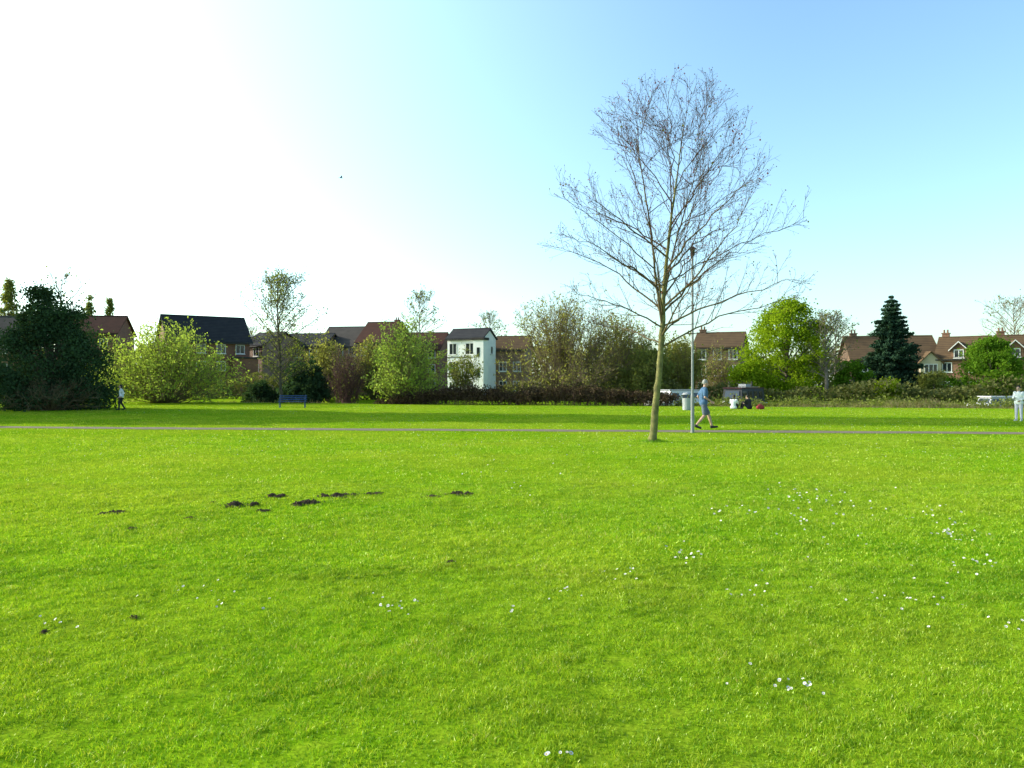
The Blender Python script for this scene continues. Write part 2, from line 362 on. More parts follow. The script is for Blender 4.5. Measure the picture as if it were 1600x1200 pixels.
for i in range(nl):
    f=(i+.5)/nl; ax=axes[0] if (f<.3 or i%2==0) else axes[1+(i//2)%2]
    h0=2.6+5.8*f**1.1+U(-.1,.1)
    zz=ax[0][:,2]; h0=max(h0,zz[0]+.1); h0=min(h0,zz[-1]-.4)
    st=np.array([np.interp(h0,zz,ax[0][:,k]) for k in range(3)]); rs=np.interp(h0,zz,ax[1])
    az=i*2.39996+U(-.3,.3); asc=R(22+30*f+U(-9,9)); 
    Rr=envR(h0+1.0)*U(.82,1.02)
    zt=h0+Rr*math.tan(asc)*U(.75,1.0); zt=min(zt,9.3); Rr=min(Rr,envR(zt)*U(.9,1.05)+.1)
    ea=1.0+.06*math.cos(az)
    tip=np.array([axisx(zt)+Rr*ea*math.cos(az),Rr*math.sin(az),zt])
    L=np.linalg.norm(tip-st); c=st+(tip-st)*.5+np.array([0,0,.10*L])+rng.normal(size=3)*.04*L
    q=bez(st,c,tip,12); q[2:]+=rng.normal(size=(10,3))*.009*L
    r=min(rs*.6,.009+.0055*L); mb=MB(); tube(mb,q,np.linspace(r,.0045,12),6); lo=mb.build('limb',M['limb_bark'] if f<.5 else M['twig'],tree,True)
    mb=MB(); spawn(mb,q,r,int(6+L*2.3),.27*L+.30,5,.42,.0038,tips,.18,.32,1,.05)
    mb.build('twigs',M['twig'],lo)
tips=np.array(tips)
mb=MB(); sel=tips[rng.random(len(tips))<.7]; leaves(mb,sel,.013,1.5); mb.build('buds',M['seed'],tree)
mb=MB(); sel=tips[(rng.random(len(tips))<.02)]; leaves(mb,sel+rng.normal(size=sel.shape)*.02,.025,1.3); mb.build('young_leaves',M['leaf_olive'],tree)
sm=MB(); ell(sm,(0,0,-.09),(.022,.022,.022),8,.05); tube(sm,[(0,0,0),(.004,0,-.035),(0,0,-.07)],[.0025]*3,3)
proto=sm.build('seed_ball',M['seed'],tree,True)
cand=tips[(tips[:,2]>6.2)]; cand=cand[rng.permutation(len(cand))[:60]]
for n_,p in enumerate(cand):
    o=proto if n_==0 else proto.copy()
    if n_: COL.objects.link(o)
    o.parent=tree; o.location=p
mb=MB(); n=900; a=U(0,6.28,n); rr=.12+.32*rng.random(n)**1.5; x=np.cos(a)*rr; y=np.sin(a)*rr
hh=U(.04,.12,n)*(1.2-rr*1.5); s=np.stack([np.cos(a*7),np.sin(a*7),a*0],-1)*.006; p=np.stack([x+TX,y+TY,x*0-.01],-1)
l=np.stack([U(-.06,.06,n),U(-.06,.06,n),hh],-1); mb.add(np.stack([p-s,p+s,p+l],1).reshape(-1,3),np.arange(n*3).reshape(-1,3),np.repeat(rng.random(n)*.5,3))
tag(mb.build('grass_tuft',M['blade']),'ring of longer unmown grass around the foot of the bare tree','grass',kind='stuff')

def bare_tree(name,label,px,d,h,w,base,nl,rt,leafn=0,lm=None,bark='bark',tr=.16,group=None,lsize=.07,cx=0,asc=(25,60),jit=.16,kr=(.75,1.1)):
    t_=thing(name,label,'tree',(gxy(px,d),d,float(gz(gxy(px,d),d))),U(0,6),group)
    q=np.stack([np.linspace(0,U(-.3,.3),14)+rng.normal(size=14)*.03,np.linspace(0,U(-.3,.3),14)+rng.normal(size=14)*.03,np.linspace(-.2,h*.96,14)],-1)
    mb=MB(); tube(mb,q,np.linspace(tr,.02,14),7); mb.build('trunk',M[bark],t_,True)
    mb=MB(); lf=[]
    for i in range(nl):
        f=(i+.5)/nl; h0=base*h+(.93-base)*h*f; st=np.array([np.interp(h0,q[:,2],q[:,k]) for k in range(3)])
        az=i*2.4+U(-.4,.4); env=w/2*max(.18,math.sin(math.pi*min(1,.22+.72*f)))
        Rr=env*U(*kr); zt=min(h*1.02,h0+Rr*math.tan(R(asc[0]+(asc[1]-asc[0])*f)))
        tip=np.array([math.cos(az)*Rr,math.sin(az)*Rr,zt]); L=np.linalg.norm(tip-st)
        b_=bez(st,st+(tip-st)*.5+np.array([0,0,.08*L]),tip,8); b_[2:]+=rng.normal(size=(6,3))*.015*L
        tube(mb,b_,np.linspace(tr*.4*(1-.6*f),rt,8),4); spawn(mb,b_,tr*.25,7,.3*L+.3,4,.3*w/6+.2,rt,lf,.2,.3,1)
    mb.build('branches',M[bark],t_)
    if leafn:
        lf=np.array(lf); p=lf[rng.integers(0,len(lf),leafn)]+rng.normal(size=(leafn,3))*jit
        mb=MB(); leaves(mb,p,lsize,1.4); mb.build('foliage',M[lm],t_)
    return t_
def leafy(name,label,px,d,h,w,base,lm,ncl,nleaf,size,clr,prof='round',tr=.18,cat='tree',group=None,depth=None,bark='bark',x=None):
    x=gxy(px,d) if x is None else x
    t_=thing(name,label,cat,(x,d,float(gz(x,d))),U(0,6) if prof!='lump' else 0.,group)
    pf={'round':lambda t:np.sqrt(np.maximum(0,1-(1.85*t-.85)**2)),'dome':lambda t:np.sqrt(np.maximum(0,1-t**2.2)),
        'poplar':lambda t:np.minimum(1,(1.02-t)*1.6)*np.minimum(1,.5+t*2),'lump':lambda t:(1-.34*t-.5*t**3)}[prof]
    tt=rng.random(ncl); az=U(0,6.283,ncl); rad=pf(tt)*w/2*np.sqrt(U(.2,1,ncl))*(1+.14*np.sin(3*az+tt*5)+.08*np.sin(7*az+tt*11))
    c=np.stack([np.cos(az)*rad,np.sin(az)*rad*(depth or 1),base*h+tt*(h-base*h-clr*.6)],-1)
    if prof=='lump': c[:,2]*=1+.16*np.cos(2.6*(c[:,0]+.9))*np.clip(tt*1.6-.5,0,1)
    mb=MB(); tube(mb,np.stack([rng.normal(size=8)*.04,rng.normal(size=8)*.04,np.linspace(-.2,h*.8,8)],-1),np.linspace(tr,.03,8),7)
    mb.build('trunk',M[bark],t_,True)
    mb=MB()
    for k in range(0,ncl,3):
        b0=np.array([0,0,max(.1,c[k,2]*.45)]); tube(mb,bez(b0,(b0+c[k])/2+np.array([0,0,-.05*h]),c[k],5),np.linspace(tr*.3,.012,5),4)
    mb.build('branches',M[bark],t_)
    per=rng.integers(0,ncl,nleaf); cs=U(.6,1.35,ncl)
    p=c[per]+rng.normal(size=(nleaf,3))*clr*np.array([.62,.62,.42])*cs[per][:,None]; p[:,2]=np.maximum(p[:,2],.05)
    cv=rng.random(ncl); mb=MB(); leaves(mb,p,size,1.4,.55*cv[per]+.45*rng.random(nleaf)); mb.build('crown',M[lm],t_)
    return t_
def fan(name,label,px,d,w,h,stems,nsub,leafn,size,lm,sm,elmin=18,cat='shrub',group=None,r0=.05,jit=.1,t0=.3,pw=1.0,rt=.008,kr=(.72,1.06),ntw=4):
    x=gxy(px,d); t_=thing(name,label,cat,(x,d,float(gz(x,d))),U(0,6),group)
    mb=MB(); lf=[]
    for i in range(stems):
        az=i*2.4+U(-.4,.4); el=R(elmin+(88-elmin)*rng.random()**pw); k=U(*kr)
        ca=math.cos(el)**.8
        e=np.array([math.cos(az)*ca*w/2*k,math.sin(az)*ca*w/2*k,math.sin(el)*h*k]); L=np.linalg.norm(e)
        b=np.array([math.cos(az)*.3*rng.random()*w*.2,math.sin(az)*.25*rng.random()*w*.12,-.1])
        q=bez(b,b+(e-b)*.5+np.array([0,0,U(0,.16)*L]),e,9); q[2:]+=rng.normal(size=(7,3))*.02*L; q[:,2]=np.maximum(q[:,2],-.1)
        tube(mb,q,np.linspace(r0,.010,9),4); spawn(mb,q,r0*.5,nsub,.30*L*.7+.3,ntw,.45,rt,lf,t0,.25)
    mb.build('stems',M[sm],t_)
    if leafn:
        lf=np.array(lf); ci=rng.integers(0,len(lf),leafn); p=lf[ci]+rng.normal(size=(leafn,3))*jit
        p[:,2]=np.maximum(p[:,2],.03); cv=vn(lf[:,0]*1.3+50,lf[:,2]*1.3+lf[:,1]+50)
        mb=MB(); leaves(mb,p,size,1.8,.5*cv[ci]+.5*rng.random(leafn)); mb.build('foliage',M[lm],t_)
    return t_
def conifer(name,label,px,d,h,w,lm='leaf_conifer',tiers=26,group=None,size=.085):
    x=gxy(px,d); t_=thing(name,label,'tree',(x,d,0),U(0,6),group)
    mb=MB(); tube(mb,[(0,0,-.1),(0,0,h*.5),(.05,0,h*.97)],[.2,.1,.02],7); mb.build('trunk',M['bark'],t_,True)
    mb=MB(); bm=MB()
    for i in range(tiers):
        f=i/(tiers-1); z=h*(.06+.93*f); rad=w/2*(1-f)**.75*U(.75,1.2)+.12
        for j in range(10):
            a=j*.628+i*1.3+U(-.2,.2); L=rad*U(.65,1.2); n=int(20+95*L)
            s=rng.random(n)**.7; dz=-.28*L*s+.16*L*s*s
            p=np.stack([np.cos(a)*L*s,np.sin(a)*L*s,z+dz],-1)+rng.normal(size=(n,3))*np.array([.13,.13,.07])*(1.1-.4*s)[:,None]*(.5+L*.6)
            leaves(mb,p,size,1.7,.6*rng.random()+.4*rng.random(n))
            tube(bm,[(0,0,z),(math.cos(a)*L*.5,math.sin(a)*L*.5,z-.1*L),(math.cos(a)*L,math.sin(a)*L,z-.12*L)],[.025,.018,.008],3)
    bm.build('branches',M['bark'],t_); mb.build('crown',M[lm],t_)
    return t_

# left side
leafy('evergreen_bush','huge dark evergreen bush at the left edge of the lawn',80,50,7.2,7.5,.02,'leaf_dark',250,42000,.058,.66,'lump',.3,'bush')
fan('twiggy_bush','grey brown leafless brush skirting the foot of the dark evergreen bush',80,48.6,6.8,1.8,90,8,2600,.045,'leaf_dark','stem_brown',8)
bare_tree('bare_tree','bare twiggy tree poking up behind the dark evergreen bush',98,62,10.0,4.5,.4,18,.007,150,'leaf_olive')
fan('willow_shrub','broad pale green willow shrub fanning out beside the dark evergreen bush',257,68,13.4,6.2,150,9,14000,.060,'leaf_willow','stem_olive',6,r0=.05,jit=.20,pw=.95,kr=(.75,1.05))
leafy('poplar_tree','pale narrow poplar above the roof at the left edge of the photo',14,140,20.3,4.4,.3,'leaf_olive',150,9000,.11,.6,'poplar')
leafy('poplar_tree','small pale poplar tip, left of the two behind the brown roof on the left',140,150,18.2,2.6,.3,'leaf_olive',110,5000,.11,.45,'poplar')
leafy('poplar_tree','small pale poplar tip, right of the two behind the brown roof on the left',171,150,18.0,2.2,.3,'leaf_olive',110,5000,.11,.45,'poplar')
bare_tree('young_leaf_tree','tall loose tree with sparse olive leaves behind the blue bench',440,67,10.3,6.4,.14,48,.010,5200,'leaf_olive','bark',.15,lsize=.052,asc=(32,64),jit=.2,kr=(.45,1.1))
fan('dark_shrub','dark evergreen shrub right of the loose olive tree behind the bench',478,76,4.6,4.6,40,7,9000,.10,'leaf_dark','bark',15,jit=.2)
fan('dark_shrub','low dark shrub between the slate roofed house and the loose olive tree',408,78,3.4,2.6,36,7,5000,.09,'leaf_dark','bark',15,jit=.2)
fan('red_stem_shrub','leafless reddish shrub left of the middle pale willow',542,70,4.6,6.2,70,10,500,.05,'leaf_olive','stem_red',35,r0=.035)
fan('olive_shrub','loose olive shrub behind the leafless reddish shrub',512,80,6.0,5.8,60,8,5500,.075,'leaf_bud','stem_olive',20,r0=.04,jit=.2)
fan('olive_shrub','loose olive shrub between the leafless reddish shrub and the middle willow',585,82,5.6,6.2,60,8,5500,.075,'leaf_bud','stem_olive',25,r0=.04,jit=.2)
fan('willow_shrub','upright pale green willow left of the white house',634,64.5,7.2,6.1,120,9,10000,.056,'leaf_willow','stem_olive',12,r0=.04,jit=.17,pw=.9,kr=(.68,1.08))
fan('olive_shrub','thin low shrub before the foot of the white house',724,80,4.6,4.8,32,6,2200,.06,'leaf_olive','stem_olive',30,r0=.03,jit=.2)
bare_tree('bare_tree','bare tree rising behind the roofs left of the white house',657,112,14.2,6.4,.35,30,.013,600,'leaf_olive',lsize=.1)
bare_tree('bare_tree','faint bare tree between the slate roofed house and the loose olive tree',395,118,10,4,.35,20,.014)
bare_tree('bare_tree','faint bare tree over the roof of the white house',765,128,12.5,6,.4,24,.014,400,'leaf_olive',lsize=.1)
fan('bare_shrub','wide brown twiggy bush with thin leaves right of the white house',887,76,14.6,9.8,170,11,10000,.058,'leaf_bud','stem_brown',6,r0=.055,jit=.22,pw=.95,rt=.010,kr=(.78,1.02),ntw=4)
fan('bare_shrub','brown twiggy bush directly behind the trunk of the tall bare tree',975,79,9.4,8.2,80,9,6000,.065,'leaf_bud','stem_brown',12,r0=.05,jit=.22,rt=.010,kr=(.8,1.0))
fan('green_shrub','green leafy shrub low behind the trunk of the tall bare tree',1012,74,5.6,4.6,50,7,6500,.080,'leaf_olive','stem_olive',15,jit=.2)
fan('olive_shrub','loose olive shrub left of the lamp post across the river',1062,80,6.4,6.2,70,9,6000,.072,'leaf_bud','stem_olive',18,r0=.04,jit=.2)
fan('bare_shrub','thin leafless shrub before the brick house right of the lamp post',1122,84,5.2,5.6,40,9,1200,.06,'leaf_bud','stem_brown',30,r0=.04,jit=.2,rt=.010)
# bramble hedge
hd=thing('bramble_hedge','long low dark bramble hedge in front of the white house','hedge',(0.2,61.6,0))
mb=MB(); lm_=MB(); 
for i in range(620):
    x=U(-10.6,11.2); f=sstep(-10.8,-6,x)*(1-.45*sstep(7,11.4,x)); hh=(.30+.6*vn(x*.55+30,2.)+.4*vn(x*1.9,7.))*f+.2
    yb=float(bank(x+.2))-61.6-1.5+U(-.5,.8); a=U(0,6.28); L=U(.5,1.3)
    e=np.array([x+math.cos(a)*L,yb+math.sin(a)*.6,hh*U(.3,.9)]); q=bez(np.array([x,yb,-.05]),np.array([x+math.cos(a)*L*.4,yb,hh*1.35*U(.8,1.25)]),e,6)
    tube(mb,q,np.linspace(.014,.006,6),3); n=48
    p=q[rng.integers(1,6,n)]+rng.normal(size=(n,3))*.15; p[:,2]=np.maximum(p[:,2],.02); leaves(lm_,p,.05,1.4)
mb.build('stems',M['stem_red'],hd); lm_.build('foliage',M['leaf_bramble'],hd)
# right side
leafy('round_tree','round bright yellow green tree right of the lamp post',1230,75,9.5,7.6,.10,'leaf_bright',190,26000,.075,.7,'round',.22)
leafy('green_shrub','bright green shrub joined to the left foot of the round tree',1168,74,3.6,4.0,.05,'leaf_bright',40,6000,.08,.6,'dome',.08,'shrub')
bare_tree('bare_tree','grey bare tree with ivy at the right of the round green tree',1292,72,7.6,4.6,.25,34,.010,1300,'leaf_olive','bark_pale',.22,lsize=.06)
conifer('conifer_tree','dark conical conifer standing before the brown roofed house',1393,80,10.4,6.4)
leafy('bank_shrub','dark green rounded shrub left of the conifer',1332,74,3.8,3.6,.02,'leaf_green',50,6000,.085,.5,'dome',.06,'shrub')
leafy('bank_shrub','small yellow green shrub at the foot of the conifer',1385,69,2.2,2.6,.02,'leaf_bright',30,3500,.07,.4,'dome',.05,'shrub')
leafy('bank_shrub','low olive shrub between the conifer and the dormer houses',1458,76,3.0,3.4,.02,'leaf_olive',40,4500,.07,.45,'dome',.05,'shrub')
leafy('bank_shrub','bright green domed bush in front of the dormer houses at the right',1548,69,5.6,5.6,.03,'leaf_green',120,18000,.07,.55,'dome',.1,'bush')
bare_tree('bare_tree','bare twiggy tree over the roofs at the right edge of the photo',1585,104,12.2,8.6,.4,34,.012,300,'leaf_olive','bark_pale',lsize=.09)
bare_tree('bare_tree','bare thin tree between the round green tree and the brown roofed house',1305,98,9.6,4.6,.35,22,.012,0)
# trees off the frame at the left, whose shadows lie across the lawn
for k,(x,y,h,w) in enumerate([(-45,41.5,15,7),(-43,47,22,7),(-49,48.5,28,7.5),(-56,50,34,7.5),(-64,51.6,39,7.5),(-73,53.3,41,8),(-81,55,42,8)]):
    leafy('park_tree','tall leafy park tree in the row beyond the left edge of the lawn',0,y,h,w,.06,'leaf_green',150,9000,.36,1.3,'round',.3,'tree','trees beyond the left edge of the lawn',x=x)
# distant woods
mb=MB(); n=42000; x=U(-150,190,n); hh=(5.0+4.0*vn(x*.09+20,1.)+2.2*vn(x*.4+3,5.)); z=hh*rng.random(n)**.8; y=150+U(-5,5,n)+.02*x
leaves(mb,np.stack([x,y,z],-1)+rng.normal(size=(n,3))*.3,.33,1.3,.5*vn(x*.3,z*.4)+.5*rng.random(n))
tag(mb.build('distant_trees',M['leaf_wood']),'hazy olive belt of distant trees behind the houses','trees',kind='stuff')
mb=MB(); n=26000; x=U(-45,60,n); d=bank(x)+13+U(0,3.5,n); z=(.7+1.7*vn(x*.25+8,3.)+.9*vn(x*1.1,8.))*rng.random(n)**.8
z*=1-.75*sstep(-9,-7,x)*(1-sstep(-2,-.5,x)); z*=1-.30*sstep(14,20,x)
leaves(mb,np.stack([x,d,z],-1),.10,1.4,.5*vn(x*.6,z)+.5*rng.random(n)); tag(mb.build('undergrowth',M['leaf_wood']),'low olive undergrowth along the far river bank','undergrowth',kind='stuff')
# reeds on the near bank
mb=MB(); n=17000; x=12+34*rng.random(n)**.8; x=np.where(rng.random(n)<.12,U(-36,12,n),x); y=bank(x)-.1+rng.normal(size=n)*.8-.4
cl=vn(x*1.2,y*1.2); hh=(.10+.95*cl*vn(x*.35+5,1.))*U(.4,1.3,n)*np.where(x<18,.6,1.1); a=U(0,6.28,n); p=np.stack([x,y,gz(x,y)-.02],-1)
s=np.stack([np.cos(a),np.sin(a),a*0],-1)*.014; l=np.stack([U(-.25,.25,n),U(-.25,.25,n),hh],-1)
mb.add(np.stack([p-s,p+s,p+l],1).reshape(-1,3),np.arange(n*3).reshape(-1,3),np.repeat(rng.random(n),3))
tag(mb.build('dry_reeds',M['straw']),'dry straw coloured reeds along the river edge at the right','reeds',kind='stuff')
mb=MB(); n=13000; x=12+36*rng.random(n); y=bank(x)-.5+rng.normal(size=n)*.7; z=np.abs(rng.normal(size=n))*.28*(.2+vn(x*.9,y)*1.4)
leaves(mb,np.stack([x,y,z],-1),.05,1.6); tag(mb.build('bank_weeds',M['leaf_olive']),'green weeds growing among the dry reeds','weeds',kind='stuff')

# ------------------------------------------------------------ houses
def facept(face,w,dp):
    if face=='front': return lambda u,z,o:(u,-dp/2-o,z)
    if face=='left': return lambda u,z,o:(-w/2-o,-u,z)
    return lambda u,z,o:(w/2+o,u,z)
def slab(mb,fp,u0,u1,z0,z1,o0,o1):
    v=[fp(u0,z0,o0),fp(u1,z0,o0),fp(u1,z1,o0),fp(u0,z1,o0),fp(u0,z0,o1),fp(u1,z0,o1),fp(u1,z1,o1),fp(u0,z1,o1)]
    mb.add(v,[(3,2,1,0),(4,5,6,7),(0,1,5,4),(1,2,6,5),(2,3,7,6),(3,0,4,7)])
def window(par,fp,u,z,w,h,fm='white_paint',sill=True,vb=1):
    mb=MB(); t=.08
    slab(mb,fp,u-w/2,u-w/2+t,z,z+h,-.02,.05); slab(mb,fp,u+w/2-t,u+w/2,z,z+h,-.02,.05)
    slab(mb,fp,u-w/2+t,u+w/2-t,z,z+t,-.02,.05); slab(mb,fp,u-w/2+t,u+w/2-t,z+h-t,z+h,-.02,.05)
    for k in range(vb):
        c=u-w/2+w*(k+1)/(vb+1); slab(mb,fp,c-.03,c+.03,z+t,z+h-t,-.02,.045)
    o=mb.build('window',M[fm],par)
    mb=MB(); slab(mb,fp,u-w/2+t,u+w/2-t,z+t,z+h-t,-.02,.012); mb.build('pane',M['glass'],o)
    if sill:
        mb=MB(); slab(mb,fp,u-w/2-.08,u+w/2+.08,z-.09,z-.003,-.02,.12); mb.build('sill',M[fm],o)
def roofmesh(w,dp,hw,hr,oh,ridge):
    mb=MB(); th=.16
    A,B=(w,dp) if ridge=='x' else (dp,w)
    sl=hr/(B/2); 
    for s in (-1,1):
        e=s*(B/2+oh); ze=hw-oh*sl+.04; zr=hw+hr+.04
        pts=[]
        for a in (-A/2-oh,A/2+oh):
            pts+=[(a,e,ze),(a,s*.004,zr),(a,s*.004,zr+th),(a,e,ze+th)]
        pts=[p if ridge=='x' else (p[1],p[0],p[2]) for p in pts]
        mb.add(pts,[(0,1,2,3),(7,6,5,4),(0,4,5,1),(3,2,6,7),(0,3,7,4),(1,5,6,2)])
    L=A/2+oh-.02; r=[(-L,0,hw+hr+.17),(L,0,hw+hr+.17)]
    if ridge!='x': r=[(p[1],p[0],p[2]) for p in r]
    tube(mb,r,[.12,.12],6,True); return mb
def house(name,label,px,d,w,dp,hw,hr,rot,wall,roof,ridge='x',wins=(),chim=(),door=None,oh=.35,group=None,fm='white_paint',cat='house',barge=None):
    t_=thing(name,label,cat,(gxy(px,d),d,0),R(rot),group)
    mb=MB(); a,b=w/2,dp/2
    V=[(-a,-b,-.3),(a,-b,-.3),(a,b,-.3),(-a,b,-.3),(-a,-b,hw),(a,-b,hw),(a,b,hw),(-a,b,hw)]
    V+= [(-a,0,hw+hr),(a,0,hw+hr)] if ridge=='x' else [(0,-b,hw+hr),(0,b,hw+hr)]
    mb.add(V,[(0,1,5,4),(1,2,6,5),(2,3,7,6),(3,0,4,7)])
    mb.tri([(5,6,9),(7,4,8)] if ridge=='x' else [(4,5,8),(6,7,9)],0)
    mb.build('wall',M[wall],t_)
    ro=roofmesh(w,dp,hw,hr,oh,ridge).build('roof',M[roof],t_)
    for (cx,cy,ch) in chim:
        m2=MB(); z0=hw+hr*(1-abs(cy)/(dp/2))-.3 if ridge=='x' else hw+hr*(1-abs(cx)/(w/2))-.3; zt=hw+hr+ch
        box(m2,cx-.38,cx+.38,cy-.28,cy+.28,z0,zt); box(m2,cx-.45,cx+.45,cy-.35,cy+.35,zt,zt+.12)
        for k in (-.18,.18): lathe(m2,[(.1,zt+.12),(.09,zt+.5)],8,(cx+k,cy))
        m2.build('chimney',M[wall],ro)
    for wn in wins:
        face,u,z,ww,wh=wn[:5]; window(t_,facept(face,w,dp),u,z,ww,wh,fm,vb=wn[5] if len(wn)>5 else 1)
    if door:
        fp=facept(door[0],w,dp); m2=MB(); slab(m2,fp,door[1]-.45,door[1]+.45,0,2.05,-.02,.04); do=m2.build('door',M[door[2]],t_)
        m2=MB(); slab(m2,fp,door[1]+.28,door[1]+.36,.95,1.05,.043,.10); m2.build('handle',M['grey_paint'],do)
    m2=MB(); fp=facept('front',w,dp)
    if ridge=='x': slab(m2,fp,-a-oh,a+oh,hw-oh*hr/b-.1,hw-oh*hr/b+.02,oh+.01,oh+.12)
    else:
        s=math.hypot(a,hr)
        for sg in (-1,1):
            p=[(sg*(a+oh),hw-oh*hr/a-.18),(sg*.002,hw+hr-.18),(sg*.002,hw+hr+.04),(sg*(a+oh),hw-oh*hr/a+.04)]
            v=[fp(x,z,oh+.01) for x,z in p]+[fp(x,z,oh+.07) for x,z in p]
            m2.add(v,[(3,2,1,0),(4,5,6,7),(0,1,5,4),(1,2,6,5),(2,3,7,6),(3,0,4,7)])
    m2.build('gutter' if ridge=='x' else 'bargeboard',M[barge or ('black' if ridge=='x' else 'white_paint')],t_)
    return t_
def grid(face,us,zs,w,h,vb=1): return [(face,u,z,w,h,vb) for z in zs for u in us]
hA=house('slate_house','dark three storey brick house with steep slate roof behind the left willow shrub',318,110,10.4,7.6,7.4,3.3,34,'brick_red','roof_slate','x',grid('front',(-3.6,-1.2,1.4,3.9),(.9,3.4,5.7),1.2,1.25)+grid('left',(-1.6,1.6),(3.4,5.7),1.1,1.2))
m2=MB(); box(m2,2.8,5.6,-6.4,-3.82,-.2,5.0); ba=m2.build('bay',M['brick_red'],hA); m2=MB(); box(m2,2.6,5.8,-6.6,-3.815,5.003,5.2); m2.build('bay_roof',M['roof_slate'],ba)
house('brown_house','brown roofed house peeping above the dark evergreen bush at the left',150,122,8.5,8,9.2,2.6,8,'brick_red','roof_red','x',grid('front',(-2.5,0,2.5),(4.2,7),1.1,1.3))
house('grey_house','grey roofed house at the far left edge of the photo',5,118,7,8,8.0,3.4,6,'brick_brown','roof_grey','x',grid('front',(-2,0,2),(3.2,6),1.1,1.3))
house('brick_block','pinkish brick house just right of the slate roofed house',425,120,5.6,8,7.2,1.9,-34,'brick_pink','roof_slate','x',grid('front',(-1.6,1.4),(.8,3.2,5.6),1.2,1.3))
house('brick_block','brown brick house behind the loose olive tree',483,124,8,8,7.2,2.0,-12,'brick_brown','roof_slate','x',grid('front',(-2.6,0,2.6),(.9,3.3,5.6),1.2,1.2))
house('brick_block','house with grey tiled roof above the leafless reddish shrub',548,126,6.6,9,7.4,3.0,-10,'brick_brown','roof_grey','x',grid('front',(-2,0,2),(.9,3.4,5.8),1.1,1.3))
house('brick_block','house with dark red roof above the middle willow',602,124,5.2,9,7.9,3.1,-14,'brick_red','roof_red','x',grid('front',(-1.5,1.5),(.9,3.4,5.9),1.1,1.3),chim=((2,0,.4),))
house('brick_block','house with low brown red roof left of the white house',664,128,7.0,9,7.0,2.6,-10,'brick_red','roof_red','x',grid('front',(-2.4,0,2.4),(.9,3.3,5.6),1.1,1.3))
hW=house('white_house','tall narrow white rendered house with dark low roof and three floors of windows',737,100,5.0,3.4,7.2,1.1,-26,'render_white','roof_slate','x',[('front',-1.6,.4,1.3,1.5,2),('front',.55,.4,1.9,1.5,2),('front',-1.55,2.8,1.5,1.6,2),('front',.75,2.75,1.5,1.6,2),('front',-1.7,5.2,1.1,1.45,1),('front',.7,5.2,1.3,1.45,1)]+[('right',.6,5.3,.6,1.0,0)],barge='timber',oh=.2)
m2=MB(); box(m2,1.8,3.2,-2.9,-1.72,-.2,6.9); tw=m2.build('stair_tower',M['render_white'],hW); m2=MB(); box(m2,1.65,3.35,-3.05,-1.71,6.903,7.2); m2.build('tower_cap',M['timber'],tw)
m2=MB(); box(m2,2.3,2.7,-2.93,-2.903,4.9,6.0); m2.build('tower_window',M['glass'],tw)
m2=MB(); box(m2,2.3,2.7,-2.93,-2.903,2.4,3.5); m2.build('tower_window',M['glass'],tw)
m2=MB(); box(m2,-2.5,1.78,-1.77,-1.703,2.5,2.58); m2.build('floor_band',M['timber'],hW)
m2=MB(); box(m2,-2.5,1.78,-1.77,-1.703,4.85,4.93); m2.build('floor_band',M['timber'],hW)
house('brown_house','narrow brown brick house right beside the white house',803,104,3.8,6,6.0,1.6,-10,'brick_brown','roof_brown','x',grid('front',(-.9,.9),(.8,3.2),1,1.2))
house('terrace_house','brown brick house with rows of white windows right of the lamp post',1127,98,5.2,7,6.0,1.7,-22,'brick_brown','roof_brown','x',grid('front',(-1.8,0,1.8),(.6,2.6,4.5),1.0,1.2),chim=((-2.2,0,.5),))
hF=house('brown_roof_house','wide house with brown tiled roof behind the conifer',1386,97,9.4,8,4.5,2.7,-12,'brick_brown','roof_brown','x',grid('front',(-3.6,-1.3,.9),(.6,3.0),1.2,1.1),chim=((-3.8,.3,.5),))
m2=MB()
m2.add([(2.4,-5,-.2),(4.6,-5,-.2),(4.6,-3.98,-.2),(2.4,-3.98,-.2),(2.4,-5,4.1),(4.6,-5,4.1),(4.6,-3.98,4.1),(2.4,-3.98,4.1),(3.5,-5,5.2),(3.5,-1.6,5.2)],[(0,1,5,4),(1,2,6,5),(3,0,4,7)]); m2.tri([(4,5,8),(5,6,9),(5,9,8),(7,4,8),(7,8,9)],0)
gb=m2.build('gable_bay',M['render_cream'],hF); fp=lambda u,z,o:(u,-5-o,z)
for z in (.7,2.8): window(hF,fp,3.5,z,1.4,1.1,vb=2)
m2=MB()
for s in (-1,1):
    v=[(3.5+s*1.35,-5.25,3.86),(3.5+s*.003,-5.25,5.24),(3.5+s*.003,-1.6,5.24),(3.5+s*1.35,-3.6,3.86)]; v+=[(p[0],p[1],p[2]+.14) for p in v]
    m2.add(v,[(3,2,1,0),(4,5,6,7),(0,1,5,4),(1,2,6,5),(2,3,7,6),(3,0,4,7)])
m2.build('gable_roof',M['roof_brown'],gb)
